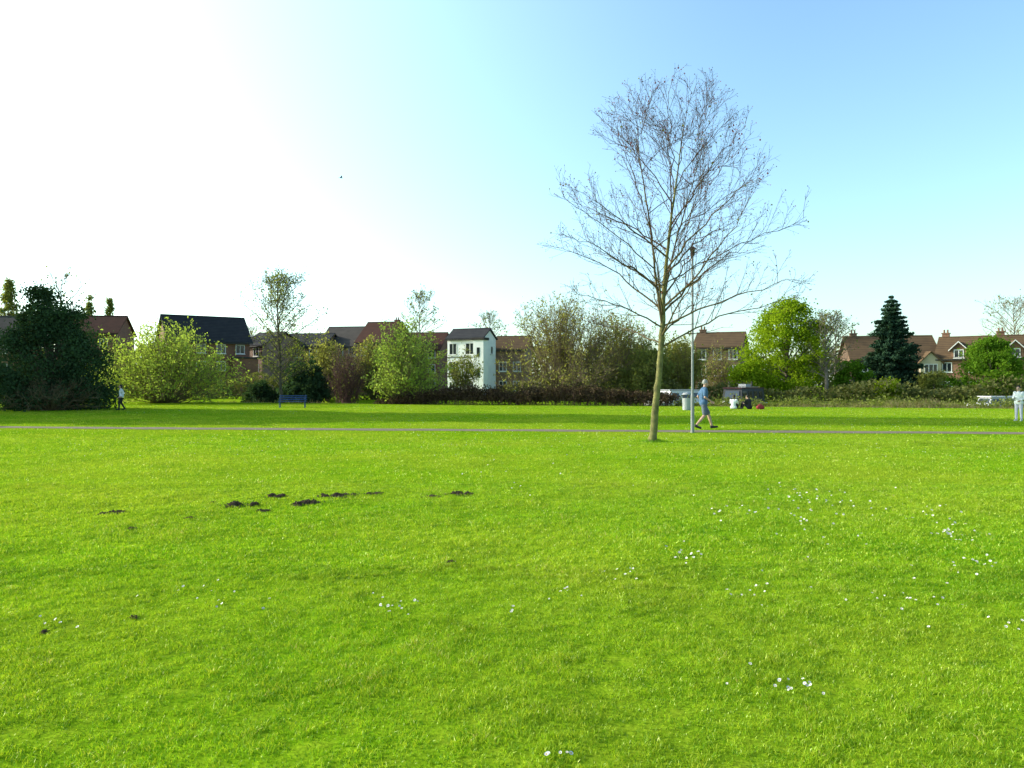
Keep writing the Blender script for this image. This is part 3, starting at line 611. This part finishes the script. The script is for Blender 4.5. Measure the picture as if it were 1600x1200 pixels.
def dormer(par,x,w,hw,z0,hd,y0,wall):
    m2=MB(); m2.add([(x-w/2,y0,z0),(x+w/2,y0,z0),(x+w/2,y0,z0+hd),(x-w/2,y0,z0+hd),(x,y0,z0+hd+w*.5),(x-w/2,y0+2.2,z0+hd),(x+w/2,y0+2.2,z0+hd),(x,y0+3,z0+hd+w*.5),(x-w/2,y0+1.6,z0),(x+w/2,y0+1.6,z0)],[(0,1,2,3),(1,9,6,2),(8,0,3,5)]); m2.tri([(3,2,4)],0)
    do=m2.build('dormer',M[wall],par)
    m2=MB(); zt=z0+hd
    for s in (-1,1):
        v=[(x+s*(w/2+.2),y0-.25,zt-.2),(x+s*.003,y0-.25,zt+w*.5),(x+s*.003,y0+3,zt+w*.5),(x+s*(w/2+.2),y0+2.4,zt-.2)]; v+=[(p[0],p[1],p[2]+.12) for p in v]
        m2.add(v,[(3,2,1,0),(4,5,6,7),(0,1,5,4),(1,2,6,5),(2,3,7,6),(3,0,4,7)])
    m2.build('dormer_roof',M['roof_brown'],do)
    m2=MB()
    for s in (-1,1):
        v=[(x+s*(w/2+.22),y0-.32,zt-.22),(x+s*.003,y0-.32,zt+w*.5),(x+s*.003,y0-.32,zt+w*.5+.13),(x+s*(w/2+.22),y0-.32,zt-.09)]; v+=[(p[0],p[1]+.06,p[2]) for p in v]
        m2.add(v,[(3,2,1,0),(4,5,6,7),(0,1,5,4),(1,2,6,5),(2,3,7,6),(3,0,4,7)])
    m2.build('dormer_trim',M['white_paint'],do)
    window(par,lambda u,z,o:(u,y0-o,z),x,z0+.15,w*.62,hd*.85)
for (px,d_,rt_,lab,two) in ((1508,93,-36,'brick house with one white trimmed dormer left of the bright green domed bush',False),(1596,90,-24,'brick house with two white trimmed dormers at the far right edge of the photo',True)):
    hG=house('dormer_house',lab,px,d_,4.8,7,4.6,2.3,rt_,'brick_orange','roof_brown','x',grid('front',(-1.4,1.3),(.7,),1.1,1.2,1)+grid('front',(-1.4,1.3),(2.95,),1.0,1.1),chim=((-2.0,.2,.6),) if not two else ((-2.0,.2,.6),(2.0,.2,.6)),door=('front',0,'timber'))
    for x in ((-1.15,1.15) if two else (-.2,)): dormer(hG,x,1.6,4.6,4.4,1.1,-3.75,'brick_orange')

# ------------------------------------------------------------ lamp post, bin, bench
lp=thing('lamp_post','slim pale grey lamp post beside the path, right of the tall bare tree','lamp post',(gxy(1082,26.3),26.3,0))
mb=MB(); lathe(mb,[(.070,-.05),(.070,.02),(.058,.04),(.058,1.15),(.054,1.22),(.041,1.28),(.038,3.5),(.034,5.82)],14); mb.build('pole',M['grey_paint'],lp,False)
mb=MB(); box(mb,-.03,.03,-.065,-.054,.35,.8); mb.build('access_door',M['grey_paint'],lp)
mb=MB(); lathe(mb,[(.045,5.80),(.06,5.84),(.075,5.90),(.08,5.905)],14); la=mb.build('lantern',M['black'],lp)
mb=MB(); lathe(mb,[(.066,5.908),(.09,6.02)],14); mb.build('lamp_glass',M['glass'],la)
mb=MB(); lathe(mb,[(.125,6.023),(.12,6.05),(.06,6.10),(.01,6.12)],14); mb.build('lamp_cap',M['black'],la)
bx,by=gxy(1073,49),49
bn=thing('litter_bin','pale grey litter bin with rounded hood between tall bare tree and lamp post','bin',(bx,by,0))
mb=MB(); lathe(mb,[(.24,0),(.25,.02),(.27,.72),(.275,.74)],18); mb.build('body',M['cabin_grey'],bn)
mb=MB(); lathe(mb,[(.29,.95),(.28,.99),(.2,1.06),(.05,1.10)],18); mb.build('hood',M['cabin_grey'],bn)
for a in (.4,1.97,3.54,5.11):
    mb=MB(); tube(mb,[(math.cos(a)*.25,math.sin(a)*.25,.74),(math.cos(a)*.25,math.sin(a)*.25,.95)],[.02,.02],6); mb.build('hood_post',M['black'],bn)
bd=54.0
be=thing('park_bench','blue metal park bench on the far lawn at the left','bench',(gxy(457,bd),bd,0),R(8))
mb=MB(); [box(mb,-.92,.92,-.28+k*.105,-.19+k*.105,.41,.44) for k in range(5)]; mb.build('seat',M['blue_paint'],be)
mb=MB()
for k in range(3): y=.25+.04*k; box(mb,-.92,.92,y,y+.025,.52+k*.125,.585+k*.125)
mb.build('backrest',M['blue_paint'],be)
for x in (-.82,.82):
    mb=MB(); tube(mb,[(x,-.25,0),(x,-.22,.40)],[.025]*2,8,True); tube(mb,[(x,.3,0),(x,.22,.40),(x,.36,.86)],[.025]*3,8,True); tube(mb,[(x,-.25,.385),(x,.25,.385)],[.022]*2,8,True); mb.build('leg',M['blue_paint'],be)
    mb=MB(); tube(mb,[(x,-.24,.42),(x,-.26,.63),(x,.27,.65)],[.024]*3,8,True); mb.build('armrest',M['blue_paint'],be)

# ------------------------------------------------------------ boats
def boat(name,label,px,d,rot,L,B,hull,cab,ch,c0,c1,nwin,roofm,z0=-.95,fb=1.1):
    b=thing(name,label,'boat',(gxy(px,d),d,z0),R(rot))
    st=[(-.5,.86),(-.42,1),(.2,1),(.36,.8),(.46,.42),(.5,.06)]; mb=MB(); rows=[]
    for (s,wd) in st: 
        rise=.22*max(0,(s-.2)/.3)**2; rows.append([(s*L,-B/2*wd*.8,0),(s*L,-B/2*wd,fb+rise),(s*L,B/2*wd,fb+rise),(s*L,B/2*wd*.8,0)])
    v=np.array(rows).reshape(-1,3); f=[]
    for k in range(5):
        for (p,q) in ((0,1),(1,2),(2,3)): f.append((k*4+p,k*4+4+p,k*4+4+q,k*4+q))
    f.append((0,1,2,3)); f.append((20,23,22,21)); mb.add(v,f); mb.build('hull',M[hull],b)
    w=B*.40; mb=MB(); mb.add([(c0,-w,fb-.02),(c1,-w,fb-.02),(c1,w,fb-.02),(c0,w,fb-.02),(c0+.1,-w*.86,fb+ch),(c1-.25,-w*.86,fb+ch),(c1-.25,w*.86,fb+ch),(c0+.1,w*.86,fb+ch)],[(4,5,6,7),(0,1,5,4),(1,2,6,5),(2,3,7,6),(3,0,4,7)])
    ca=mb.build('cabin',M[cab],b)
    mb=MB(); box(mb,c0-.05,c1-.12,-w*.92,w*.92,fb+ch+.003,fb+ch+.07); mb.build('cabin_roof',M[roofm],ca)
    for k in range(nwin):
        x=c0+(c1-c0)*(k+.7)/(nwin+.4)
        for s in (-1,1):
            mb=MB(); za,zb=fb+ch*.35,fb+ch*.8; ya=lambda z:s*(w*(1-.14*(z-fb)/ch)+.012)
            ww=min(.42,.3*(c1-c0)/nwin); mb.add([(x-ww,ya(za),za),(x+ww,ya(za),za),(x+ww,ya(zb),zb),(x-ww,ya(zb),zb)],[(0,1,2,3)]); mb.build('window',M['glass'],b)
    mb=MB(); 
    mb.add([(c1-.06,-w*.7,fb+ch*.35),(c1-.06,w*.7,fb+ch*.35),(c1-.19,w*.66,fb+ch*.85),(c1-.19,-w*.66,fb+ch*.85)],[(0,1,2,3)]); 
    mb.v[-1][:,0]+=.03; mb.build('windscreen',M['glass'],b)
    return b
b1=boat('cabin_cruiser','white cabin boat moored behind the trunk of the tall bare tree',1054,62.4,205,5.6,2.3,'white_paint','white_paint',.95,-2.1,1.2,3,'cabin_grey')
b2=boat('narrowboat','dark narrowboat with white bow moored behind the two seated people',1158,63.2,232,6.6,2.1,'white_paint','hull_black',1.15,-2.9,1.9,4,'cabin_maroon',fb=1.0,z0=-.9)
mb=MB(); box(mb,-1.2,-.2,-.3,.3,2.225,2.5); mb.build('roof_box',M['cabin_grey'],b2)
mb=MB(); tube(mb,[(-2.2,0,2.22),(-2.2,0,2.7)],[.07,.07],8,True); mb.build('stove_pipe',M['black'],b2)
mb=MB(); tube(mb,[(-2.6,.35,2.26),(1.6,.4,2.28)],[.03,.03],6,True); mb.build('boat_pole',M['render_cream'],b2)
boat('cabin_cruiser','small pale boat moored by the reeds under the bright green domed bush',1560,57,184,5,2.0,'white_paint','cabin_grey',.62,-1.7,1.2,3,'white_paint',fb=1.0)

# ------------------------------------------------------------ people
def remesh(mb,name,mat_,par,vox,sm=4):
    o=mb.build(name,mat_,par)
    md=o.modifiers.new('r','REMESH'); md.mode='VOXEL'; md.voxel_size=vox; md.use_smooth_shade=True
    ms=o.modifiers.new('s','SMOOTH'); ms.iterations=sm; ms.factor=.5
    dg=bpy.context.evaluated_depsgraph_get(); me=bpy.data.meshes.new_from_object(o.evaluated_get(dg))
    o.modifiers.clear(); old=o.data; o.data=me; me.name=name; bpy.data.meshes.remove(old)
    if not me.materials: me.materials.append(mat_)
    return o
def hand(mb,w,d,side):
    w=np.array(w,float); d=np.array(d,float); d/=np.linalg.norm(d); s=np.array(side,float); s-=d*s.dot(d); s/=np.linalg.norm(s); nrm=np.cross(d,s)
    for k in (-1,0,1): capsule(mb,w+d*.01,w+d*.085+s*k*.026,.017,.015,8)
    for k,(o,l) in enumerate(((-.033,.068),(-.011,.078),(.011,.074),(.033,.058))):
        a=w+d*.085+s*o; b=a+d*l*.5+nrm*.010; c=b+d*l*.42+nrm*.024; capsule(mb,a,b,.0095,.009,8); capsule(mb,b,c,.009,.0075,8)
    a=w+d*.03-s*.03; b=a+d*.03-s*.028+nrm*.012; capsule(mb,a,b,.012,.010,8); capsule(mb,b,b+d*.032-s*.004+nrm*.01,.010,.008,8)
def person(label,loc,rz,J,top,bottom,shoe,hair,long_sleeve=False,shorts=False,hairlong=False,sc=1.0):
    t_=thing('person',label,'person',loc,rz); t_.scale=(sc,)*3
    A=lambda k:np.array(J[k],float)
    pel,ch,nk,hd=A('pelvis'),A('chest'),A('neck'),A('head'); face=norm(A('face')); side=np.cross(np.array([0,0,1.]),face); side=norm(side)
    b=MB()
    capsule(b,pel+side*.07,pel-side*.07,.115,.115); capsule(b,pel,ch,.125,.13); capsule(b,ch+side*.08,ch-side*.08,.115,.115)
    capsule(b,nk-(nk-ch)*.15,hd,.058,.055); 
    ell(b,hd+np.array([0,0,.02]),(.088,.078,.115)); ell(b,hd+face*.03-np.array([0,0,.05]),(.062,.056,.068))
    capsule(b,hd+face*.085+np.array([0,0,.015]),hd+face*.108-np.array([0,0,.018]),.010,.014,8)
    capsule(b,hd+face*.082+side*.018-np.array([0,0,.055]),hd+face*.082-side*.018-np.array([0,0,.055]),.010,.010,8)
    for s in (1,-1): ell(b,hd+side*s*.08-face*.005,(.022,.014,.032),8)
    for q,s in (('l',1),('r',-1)):
        sh,el,wr=A('sh'+q),A('el'+q),A('wr'+q); hp,kn,an,to=A('hip'+q),A('kn'+q),A('an'+q),A('toe'+q)
        capsule(b,ch+side*s*.06+np.array([0,0,.03]),sh,.07,.058); capsule(b,sh,el,.052,.040); capsule(b,el,wr,.040,.027)
        hand(b,wr,A('hd'+q) if 'hd'+q in J else wr-el,face*.6+np.array([0,0,.8]))
        capsule(b,hp,kn,.085,.056); capsule(b,kn,kn+(an-kn)*.35,.056,.057); capsule(b,kn+(an-kn)*.35,an,.057,.036); capsule(b,an-np.array([0,0,.02]),to,.035,.028)
    remesh(b,'body',M['skin'],t_,.0085)
    c=MB(); capsule(c,pel+side*.075+np.array([0,0,-.02]),pel-side*.075+np.array([0,0,-.02]),.138,.138); capsule(c,pel,ch,.148,.152); capsule(c,ch+side*.10,ch-side*.10,.132,.132); capsule(c,ch,nk-(nk-ch)*.1,.11,.072)
    for q,s in (('l',1),('r',-1)):
        sh,el,wr=A('sh'+q),A('el'+q),A('wr'+q); capsule(c,ch+side*s*.07+np.array([0,0,.03]),sh,.085,.076)
        if long_sleeve: capsule(c,sh,el,.070,.056); capsule(c,el,el+(wr-el)*.92,.056,.042)
        else: capsule(c,sh,sh+(el-sh)*.72,.074,.066)
    remesh(c,'shirt' if not long_sleeve else 'top',M[top],t_,.013,5)
    c=MB(); capsule(c,pel+side*.07+np.array([0,0,-.03]),pel-side*.07+np.array([0,0,-.03]),.132,.132)
    for q,s in (('l',1),('r',-1)):
        hp,kn,an=A('hip'+q),A('kn'+q),A('an'+q)
        if shorts: capsule(c,hp,hp+(kn-hp)*.85,.108,.092)
        else: capsule(c,hp,kn,.102,.074); capsule(c,kn,kn+(an-kn)*.92,.074,.058)
    remesh(c,'shorts' if shorts else 'trousers',M[bottom],t_,.013,5)
    for q in 'lr':
        an,to=A('an'+q),A('toe'+q); c=MB(); dd=norm(to-an); heel=an-np.array([0,0,.045])-np.array([dd[0],dd[1],0])*.03
        capsule(c,heel,to,.046,.038); capsule(c,heel+np.array([0,0,.03]),(heel+to)/2,.046,.045); remesh(c,'shoe',M[shoe],t_,.01,3)
    c=MB(); ell(c,hd+np.array([0,0,.045])-face*.018,(.096,.09,.105)); 
    if hairlong: capsule(c,hd-face*.05,hd-face*.075-np.array([0,0,.16]),.075,.05)
    h_=remesh(c,'hair',M[hair],t_,.011,3)
    me=h_.data; co=np.empty(len(me.vertices)*3); me.vertices.foreach_get('co',co); co=co.reshape(-1,3); rel=co-hd
    fw=rel@face; mask=(fw>.045)&(rel[:,2]<.075); co[mask]-=face*(fw[mask]-.045)[:,None]; me.vertices.foreach_set('co',co.ravel())
    for s in (1,-1):
        c=MB(); ell(c,hd+face*.079+side*s*.032+np.array([0,0,.018]),(.009,.009,.007),8); c.build('eye',M['dark_cloth'],t_,True)
    return t_
walk=dict(pelvis=(0,0,.95),chest=(.02,0,1.30),neck=(.04,0,1.46),head=(.075,0,1.61),face=(1,0,-.12),
 shl=(.02,.19,1.40),ell=(-.14,.24,1.14),wrl=(.02,.25,.95),shr=(.03,-.19,1.40),elr=(.0,-.25,1.12),wrr=(.20,-.21,1.0),
 hipl=(0,.095,.90),knl=(.20,.10,.51),anl=(.33,.10,.105),toel=(.51,.10,.075),hipr=(0,-.095,.90),knr=(.03,-.10,.50),anr=(-.27,-.10,.15),toer=(-.12,-.10,.04))
person('grey haired person in blue shirt and shorts walking along the path past the lamp post',(gxy(1099,28.3),28.3,.008),0,walk,'shirt_blue','shorts','black','hair_grey',shorts=True)
walk2=dict(walk); walk2.update(elr=(-.03,-.23,1.12),wrr=(.13,-.2,.93),knl=(.14,.10,.50),anl=(.16,.10,.10),toel=(.33,.10,.045),anr=(-.18,-.09,.14),toer=(-.03,-.09,.04))
person('person in white top and black trousers walking beside the dark evergreen bush',(gxy(190,49),49,0),R(205),walk2,'white_cloth','dark_cloth','black','hair_dark',True,False,True,.9)
stand=dict(pelvis=(0,0,.93),chest=(.01,0,1.28),neck=(.02,0,1.45),head=(.05,0,1.60),face=(1,0,-.1),
 shl=(.0,.18,1.39),ell=(-.02,.24,1.12),wrl=(.16,.15,1.02),shr=(0,-.18,1.39),elr=(.03,-.24,1.13),wrr=(.22,-.12,1.14),
 hipl=(0,.09,.89),knl=(.02,.11,.5),anl=(0,.12,.10),toel=(.16,.14,.04),hipr=(0,-.09,.89),knr=(.03,-.10,.5),anr=(.02,-.11,.10),toer=(.18,-.13,.04))
person('person in pale white and lilac clothes standing at the right edge of the photo',(gxy(1592,34.5),34.5,0),R(215),stand,'white_cloth','lilac_cloth','white_paint','hair_dark',True,False,False,.88)
sit=dict(pelvis=(0,0,.14),chest=(.06,0,.47),neck=(.11,0,.63),head=(.16,0,.77),face=(1,0,-.15),
 shl=(.08,.18,.57),ell=(.22,.24,.36),wrl=(.40,.12,.38),shr=(.08,-.18,.57),elr=(.22,-.24,.36),wrr=(.40,-.10,.40),
 hipl=(.02,.10,.12),knl=(.40,.14,.44),anl=(.55,.12,.10),toel=(.72,.13,.045),hipr=(.02,-.10,.12),knr=(.42,-.13,.42),anr=(.60,-.11,.10),toer=(.77,-.12,.045))
person('person in white top sitting on the grass before the dark narrowboat',(gxy(1146,51),51,0),R(60),sit,'white_cloth','dark_cloth','black','hair_dark',True,False,True)
person('person in dark clothes sitting on the grass before the dark narrowboat',(gxy(1171,51),51,0),R(130),sit,'dark_cloth','dark_cloth','black','hair_dark',False,False)
bg=thing('shoulder_bag','small red bag lying on the grass beside the seated person in dark clothes','bag',(gxy(1188,50.6),50.6,0),.3)
mb=MB(); capsule(mb,(-.16,0,.12),(.16,0,.12),.13,.13); ell(mb,(0,0,.2),(.2,.12,.12)); remesh(mb,'bag_body',M['red_cloth'],bg,.015); mb=MB(); tube(mb,bez(np.array([-.14,0,.26]),np.array([0,0,.48]),np.array([.14,0,.26]),8),[.012]*8,6); mb.build('strap',M['red_cloth'],bg)

# ------------------------------------------------------------ bird
bp_=thing('bird','small dark bird flying in the white sky at the left','bird',(gxy(533,62),62,zof(278,62)),R(30))
mb=MB(); capsule(mb,(-.09,0,0),(.07,0,.01),.02,.03); capsule(mb,(.09,0,.02),(.12,0,.025),.022,.015); mb.add([(-.09,-.015,0),(-.09,.015,0),(-.2,.05,0),(-.2,-.05,0)],[(0,1,2,3)]); mb.build('body',M['black'],bp_,True)
for s in (-1,1):
    mb=MB(); mb.add([(.05,s*.02,.01),(-.04,s*.02,.01),(-.07,s*.15,.10),(.04,s*.14,.11),(-.08,s*.28,.12)],[(0,1,2,3)]); mb.tri([(3,2,4)],0); mb.build('wing',M['black'],bp_)

# ------------------------------------------------------------ molehills
mh=[(383,790,42,'largest dark soil heap of the group on the left lawn'),(480,788,36,'second largest dark soil heap, middle of the group on the left lawn'),(515,777,36,'flat dark soil heap above and right of the middle one'),
(432,776,26,'thin soil scatter above the largest dark heap'),(583,772,24,'thin soil scatter at the far right end of the left heap row'),(672,776,21,'small brownish soil heap left of the isolated right heap'),(718,771,38,'isolated dark soil heap at the right end of all heaps'),
(178,802,32,'thin dark soil streak at the far left of the heap row'),(205,826,15,'small soil crumbs below the far left streak'),(300,810,14,'tiny soil heap left of and below the largest heap'),(412,797,22,'small soil heap touching the right of the largest heap'),
(548,774,22,'small soil scatter between the flat heap and the far right scatter'),(335,788,13,'tiny soil heap just left of the largest heap'),(705,882,11,'lone soil speck in the middle of the near lawn'),
(210,965,10,'soil crumbs on the near lawn at the left'),(70,988,10,'soil crumbs by the left edge of the near lawn')]
for (px,py,wp,lab) in mh:
    d=dof(py); x=gxy(px,d); w=wp*d/F/2; mb=MB(); big=wp>25; hgt=min(.046,.19*w) if big else .012
    sub=[(U(-.85,.85)*w,U(-.6,.6)*w,U(.20,.46)*w) for _ in range(7 if big else 4)]
    for sx,sy,sw in sub[::2]: ell(mb,(sx,sy,float(gz(x+sx,d+sy)-gz(x,d))),(sw*.8,sw,.010+hgt*.3),12,.2,.3)
    nc=int(40+wp*3)
    for k in range(nc):
        sx,sy,sw=sub[k%len(sub)]; a=U(0,6.28); rr=sw*rng.random()**.6*(1.1 if k%3 else 2.8); s=U(.09,.26)*sw*(1.1 if k%3 else .45)+.004
        xx,yy=sx+math.cos(a)*rr,sy+math.sin(a)*rr*1.4
        ell(mb,(xx,yy,float(gz(x+xx,d+yy)-gz(x,d))+hgt*max(0,1-(rr/sw/1.1)**2)*U(.2,1.0)+.011),(s,s*U(.7,1.2),s*U(.5,1.05)),8,.2,rng.random())
    o=mb.build('molehill',M['soil']); o.location=(x,d,float(gz(x,d))); tag(o,lab,'molehill','molehills on the lawn')

# ------------------------------------------------------------ daisies
mb=MB(); nP=14
for k in range(nP):
    a=k*2*math.pi/nP; c,s=math.cos(a),math.sin(a); mb.add([(c*.003-s*.0014,s*.003+c*.0014,0),(c*.003+s*.0014,s*.003-c*.0014,0),(c*.0115+s*.002,s*.0115-c*.002,.0022),(c*.0115-s*.002,s*.0115+c*.002,.0022)],[(0,1,2,3)])
nb=sum(len(f) for f in mb.f[4]); ell(mb,(0,0,.001),(.0042,.0042,.002),8); ne=sum(len(f) for f in mb.f[4])
tube(mb,[(0,0,-.002),(.003,0,-.02),(0,0,-.042)],[.0009]*3,3); nq=sum(len(f) for f in mb.f[4])
dz=mb.build('daisy',[M['petal'],M['yolk'],M['blade']]); mi=np.zeros(len(dz.data.polygons),np.int32); mi[nb:ne]=1; mi[ne:nq]=2; mi[nq:]=1; dz.data.polygons.foreach_set('material_index',mi)
cl=[(612,957,38,13,'white daisy in the cluster left of the centre of the near lawn'),(1230,1068,48,15,'white daisy in the cluster at the lower right of the near lawn'),(1490,836,36,18,'white daisy in the dense cluster on the right of the middle lawn'),
(1535,888,40,16,'white daisy in the cluster nearest the right edge below the dense one'),(1450,810,36,14,'white daisy in the small row above the dense right cluster'),(1245,776,42,18,'white daisy in the cluster right of the lamp post foot on the near lawn'),
(1265,830,95,24,'white daisy in the wide scatter below the cluster right of the lamp post'),(1085,874,32,11,'white daisy in the small group below the tall bare tree'),(885,934,26,6,'white daisy in the small group near the centre of the lawn'),
(1410,940,70,17,'white daisy in the loose scatter on the lower right lawn'),(1590,980,24,7,'white daisy at the right edge of the near lawn'),(325,940,80,13,'white daisy in the loose scatter on the lower left lawn'),(90,975,30,5,'white daisy at the left edge of the near lawn'),
(1310,795,85,24,'white daisy in the scatter between lamp post cluster and right row'),(966,900,26,8,'white daisy in the small group just right of the lawn centre'),(1180,925,50,10,'white daisy in the sparse group right of the lawn centre'),(890,1192,34,5,'white daisy at the bottom edge of the photo'),
(800,962,12,3,'white daisy in the tiny group at the centre of the lawn'),(850,745,90,16,'white daisy in the far scatter left of the tall bare tree'),(1130,800,40,12,'white daisy in the small group below the lamp post foot')]
first=True
for (px,py,sp,n,lab) in cl:
    for k in range(n):
        qx=px+rng.normal()*sp*.7; qy=min(1235,py+rng.normal()*max(3,sp*.24)); d=dof(qy); x=gxy(qx,d)
        o=dz if first else dz.copy()
        if not first: COL.objects.link(o)
        first=False; s=U(.55,1.0)*(.95 if d<7 else 1.3); o.scale=(s,s,s); o.location=(x,d,float(gz(x,d))+U(.026,.036)); o.rotation_euler=(U(-.3,.5)+.3,U(-.6,.2),U(-.6,.6)); tag(o,lab,'daisy',lab.replace('white daisy','white daisies'))
mb=MB(); n=4600; d=np.sqrt(U(17**2,62**2,n)); x=U(-.65,.66,n)*d; keep=(vn(x*.22+3,d*.18)>.5)|(x>6); keep&=(d<bank(x)-1.5)&(np.abs(d-pathc(x))>.9); x=x[keep]; d=d[keep]; n=len(x)
p=np.stack([x,d,gz(x,d)+.040],-1); a=U(0,6.28,n); e1=np.stack([np.cos(a),np.sin(a)*.8,a*0+.25],-1)*.013; e2=np.stack([-np.sin(a),np.cos(a),a*0+.3],-1)*.013
mb.add(np.stack([p-e1,p+e2,p+e1,p-e2],1).reshape(-1,3),np.arange(n*4).reshape(-1,4)); tag(mb.build('far_daisies',M['petal']),'white daisies sprinkled over the lawn beyond the path','daisies',kind='stuff')

# ------------------------------------------------------------ light, sky, camera
AZ,EL=78,22
sd=Vector((-math.sin(R(AZ))*math.cos(R(EL)),math.cos(R(AZ))*math.cos(R(EL)),math.sin(R(EL))))
L=bpy.data.lights.new('sun','SUN'); L.energy=5; L.angle=R(.5); L.color=(1,.93,.78); so=bpy.data.objects.new('sun',L); COL.objects.link(so); so.rotation_euler=sd.to_track_quat('Z','Y').to_euler()
W=bpy.data.worlds.new('World'); SC.world=W; W.use_nodes=True; t=W.node_tree; t.nodes.clear()
sk=N(t,'ShaderNodeTexSky',sky_type='NISHITA',sun_disc=False); sk.sun_elevation=R(EL); sk.sun_rotation=R(-AZ); sk.air_density=1.0; sk.dust_density=1.5; sk.ozone_density=1.2
c=mixc(t,1.0,sk.outputs[0],(1.9,2.3,2.35),'MULTIPLY')
tc=N(t,'ShaderNodeTexCoord'); vd=N(t,'ShaderNodeVectorMath',operation='DOT_PRODUCT'); t.links.new(tc.outputs['Generated'],vd.inputs[0]); vd.inputs[1].default_value=tuple(sd)
mr=ramp(t,vd.outputs['Value'],0.01,.77); pw=N(t,'ShaderNodeMath',operation='POWER'); t.links.new(mr,pw.inputs[0]); pw.inputs[1].default_value=1.8
gl=mixc(t,1.0,pw.outputs[0],(4.1,5.4,5.4),'MULTIPLY')
c=mixc(t,1.0,c,gl,'ADD')
sz=N(t,'ShaderNodeSeparateXYZ'); t.links.new(tc.outputs['Generated'],sz.inputs[0])
c=mixc(t,1.0,c,ramp(t,sz.outputs[2],.43,.64,1.,.22),'MULTIPLY')
c=mixc(t,1.0,c,ramp(t,vd.outputs['Value'],-.75,-.34,.62,1.),'MULTIPLY')
bgn=N(t,'ShaderNodeBackground'); bgn.inputs[1].default_value=.15; wo=N(t,'ShaderNodeOutputWorld')
t.links.new(c,bgn.inputs[0]); t.links.new(bgn.outputs[0],wo.inputs[0])
cam=bpy.data.cameras.new('camera'); cam.sensor_width=36; cam.lens=36*F/1600; cam.clip_end=3000; cam.clip_start=.05
co=bpy.data.objects.new('camera',cam); COL.objects.link(co); co.location=(0,0,H); co.rotation_euler=(R(90),0,0); SC.camera=co
SC.view_settings.view_transform='Standard'; SC.view_settings.look='None'; SC.view_settings.exposure=0
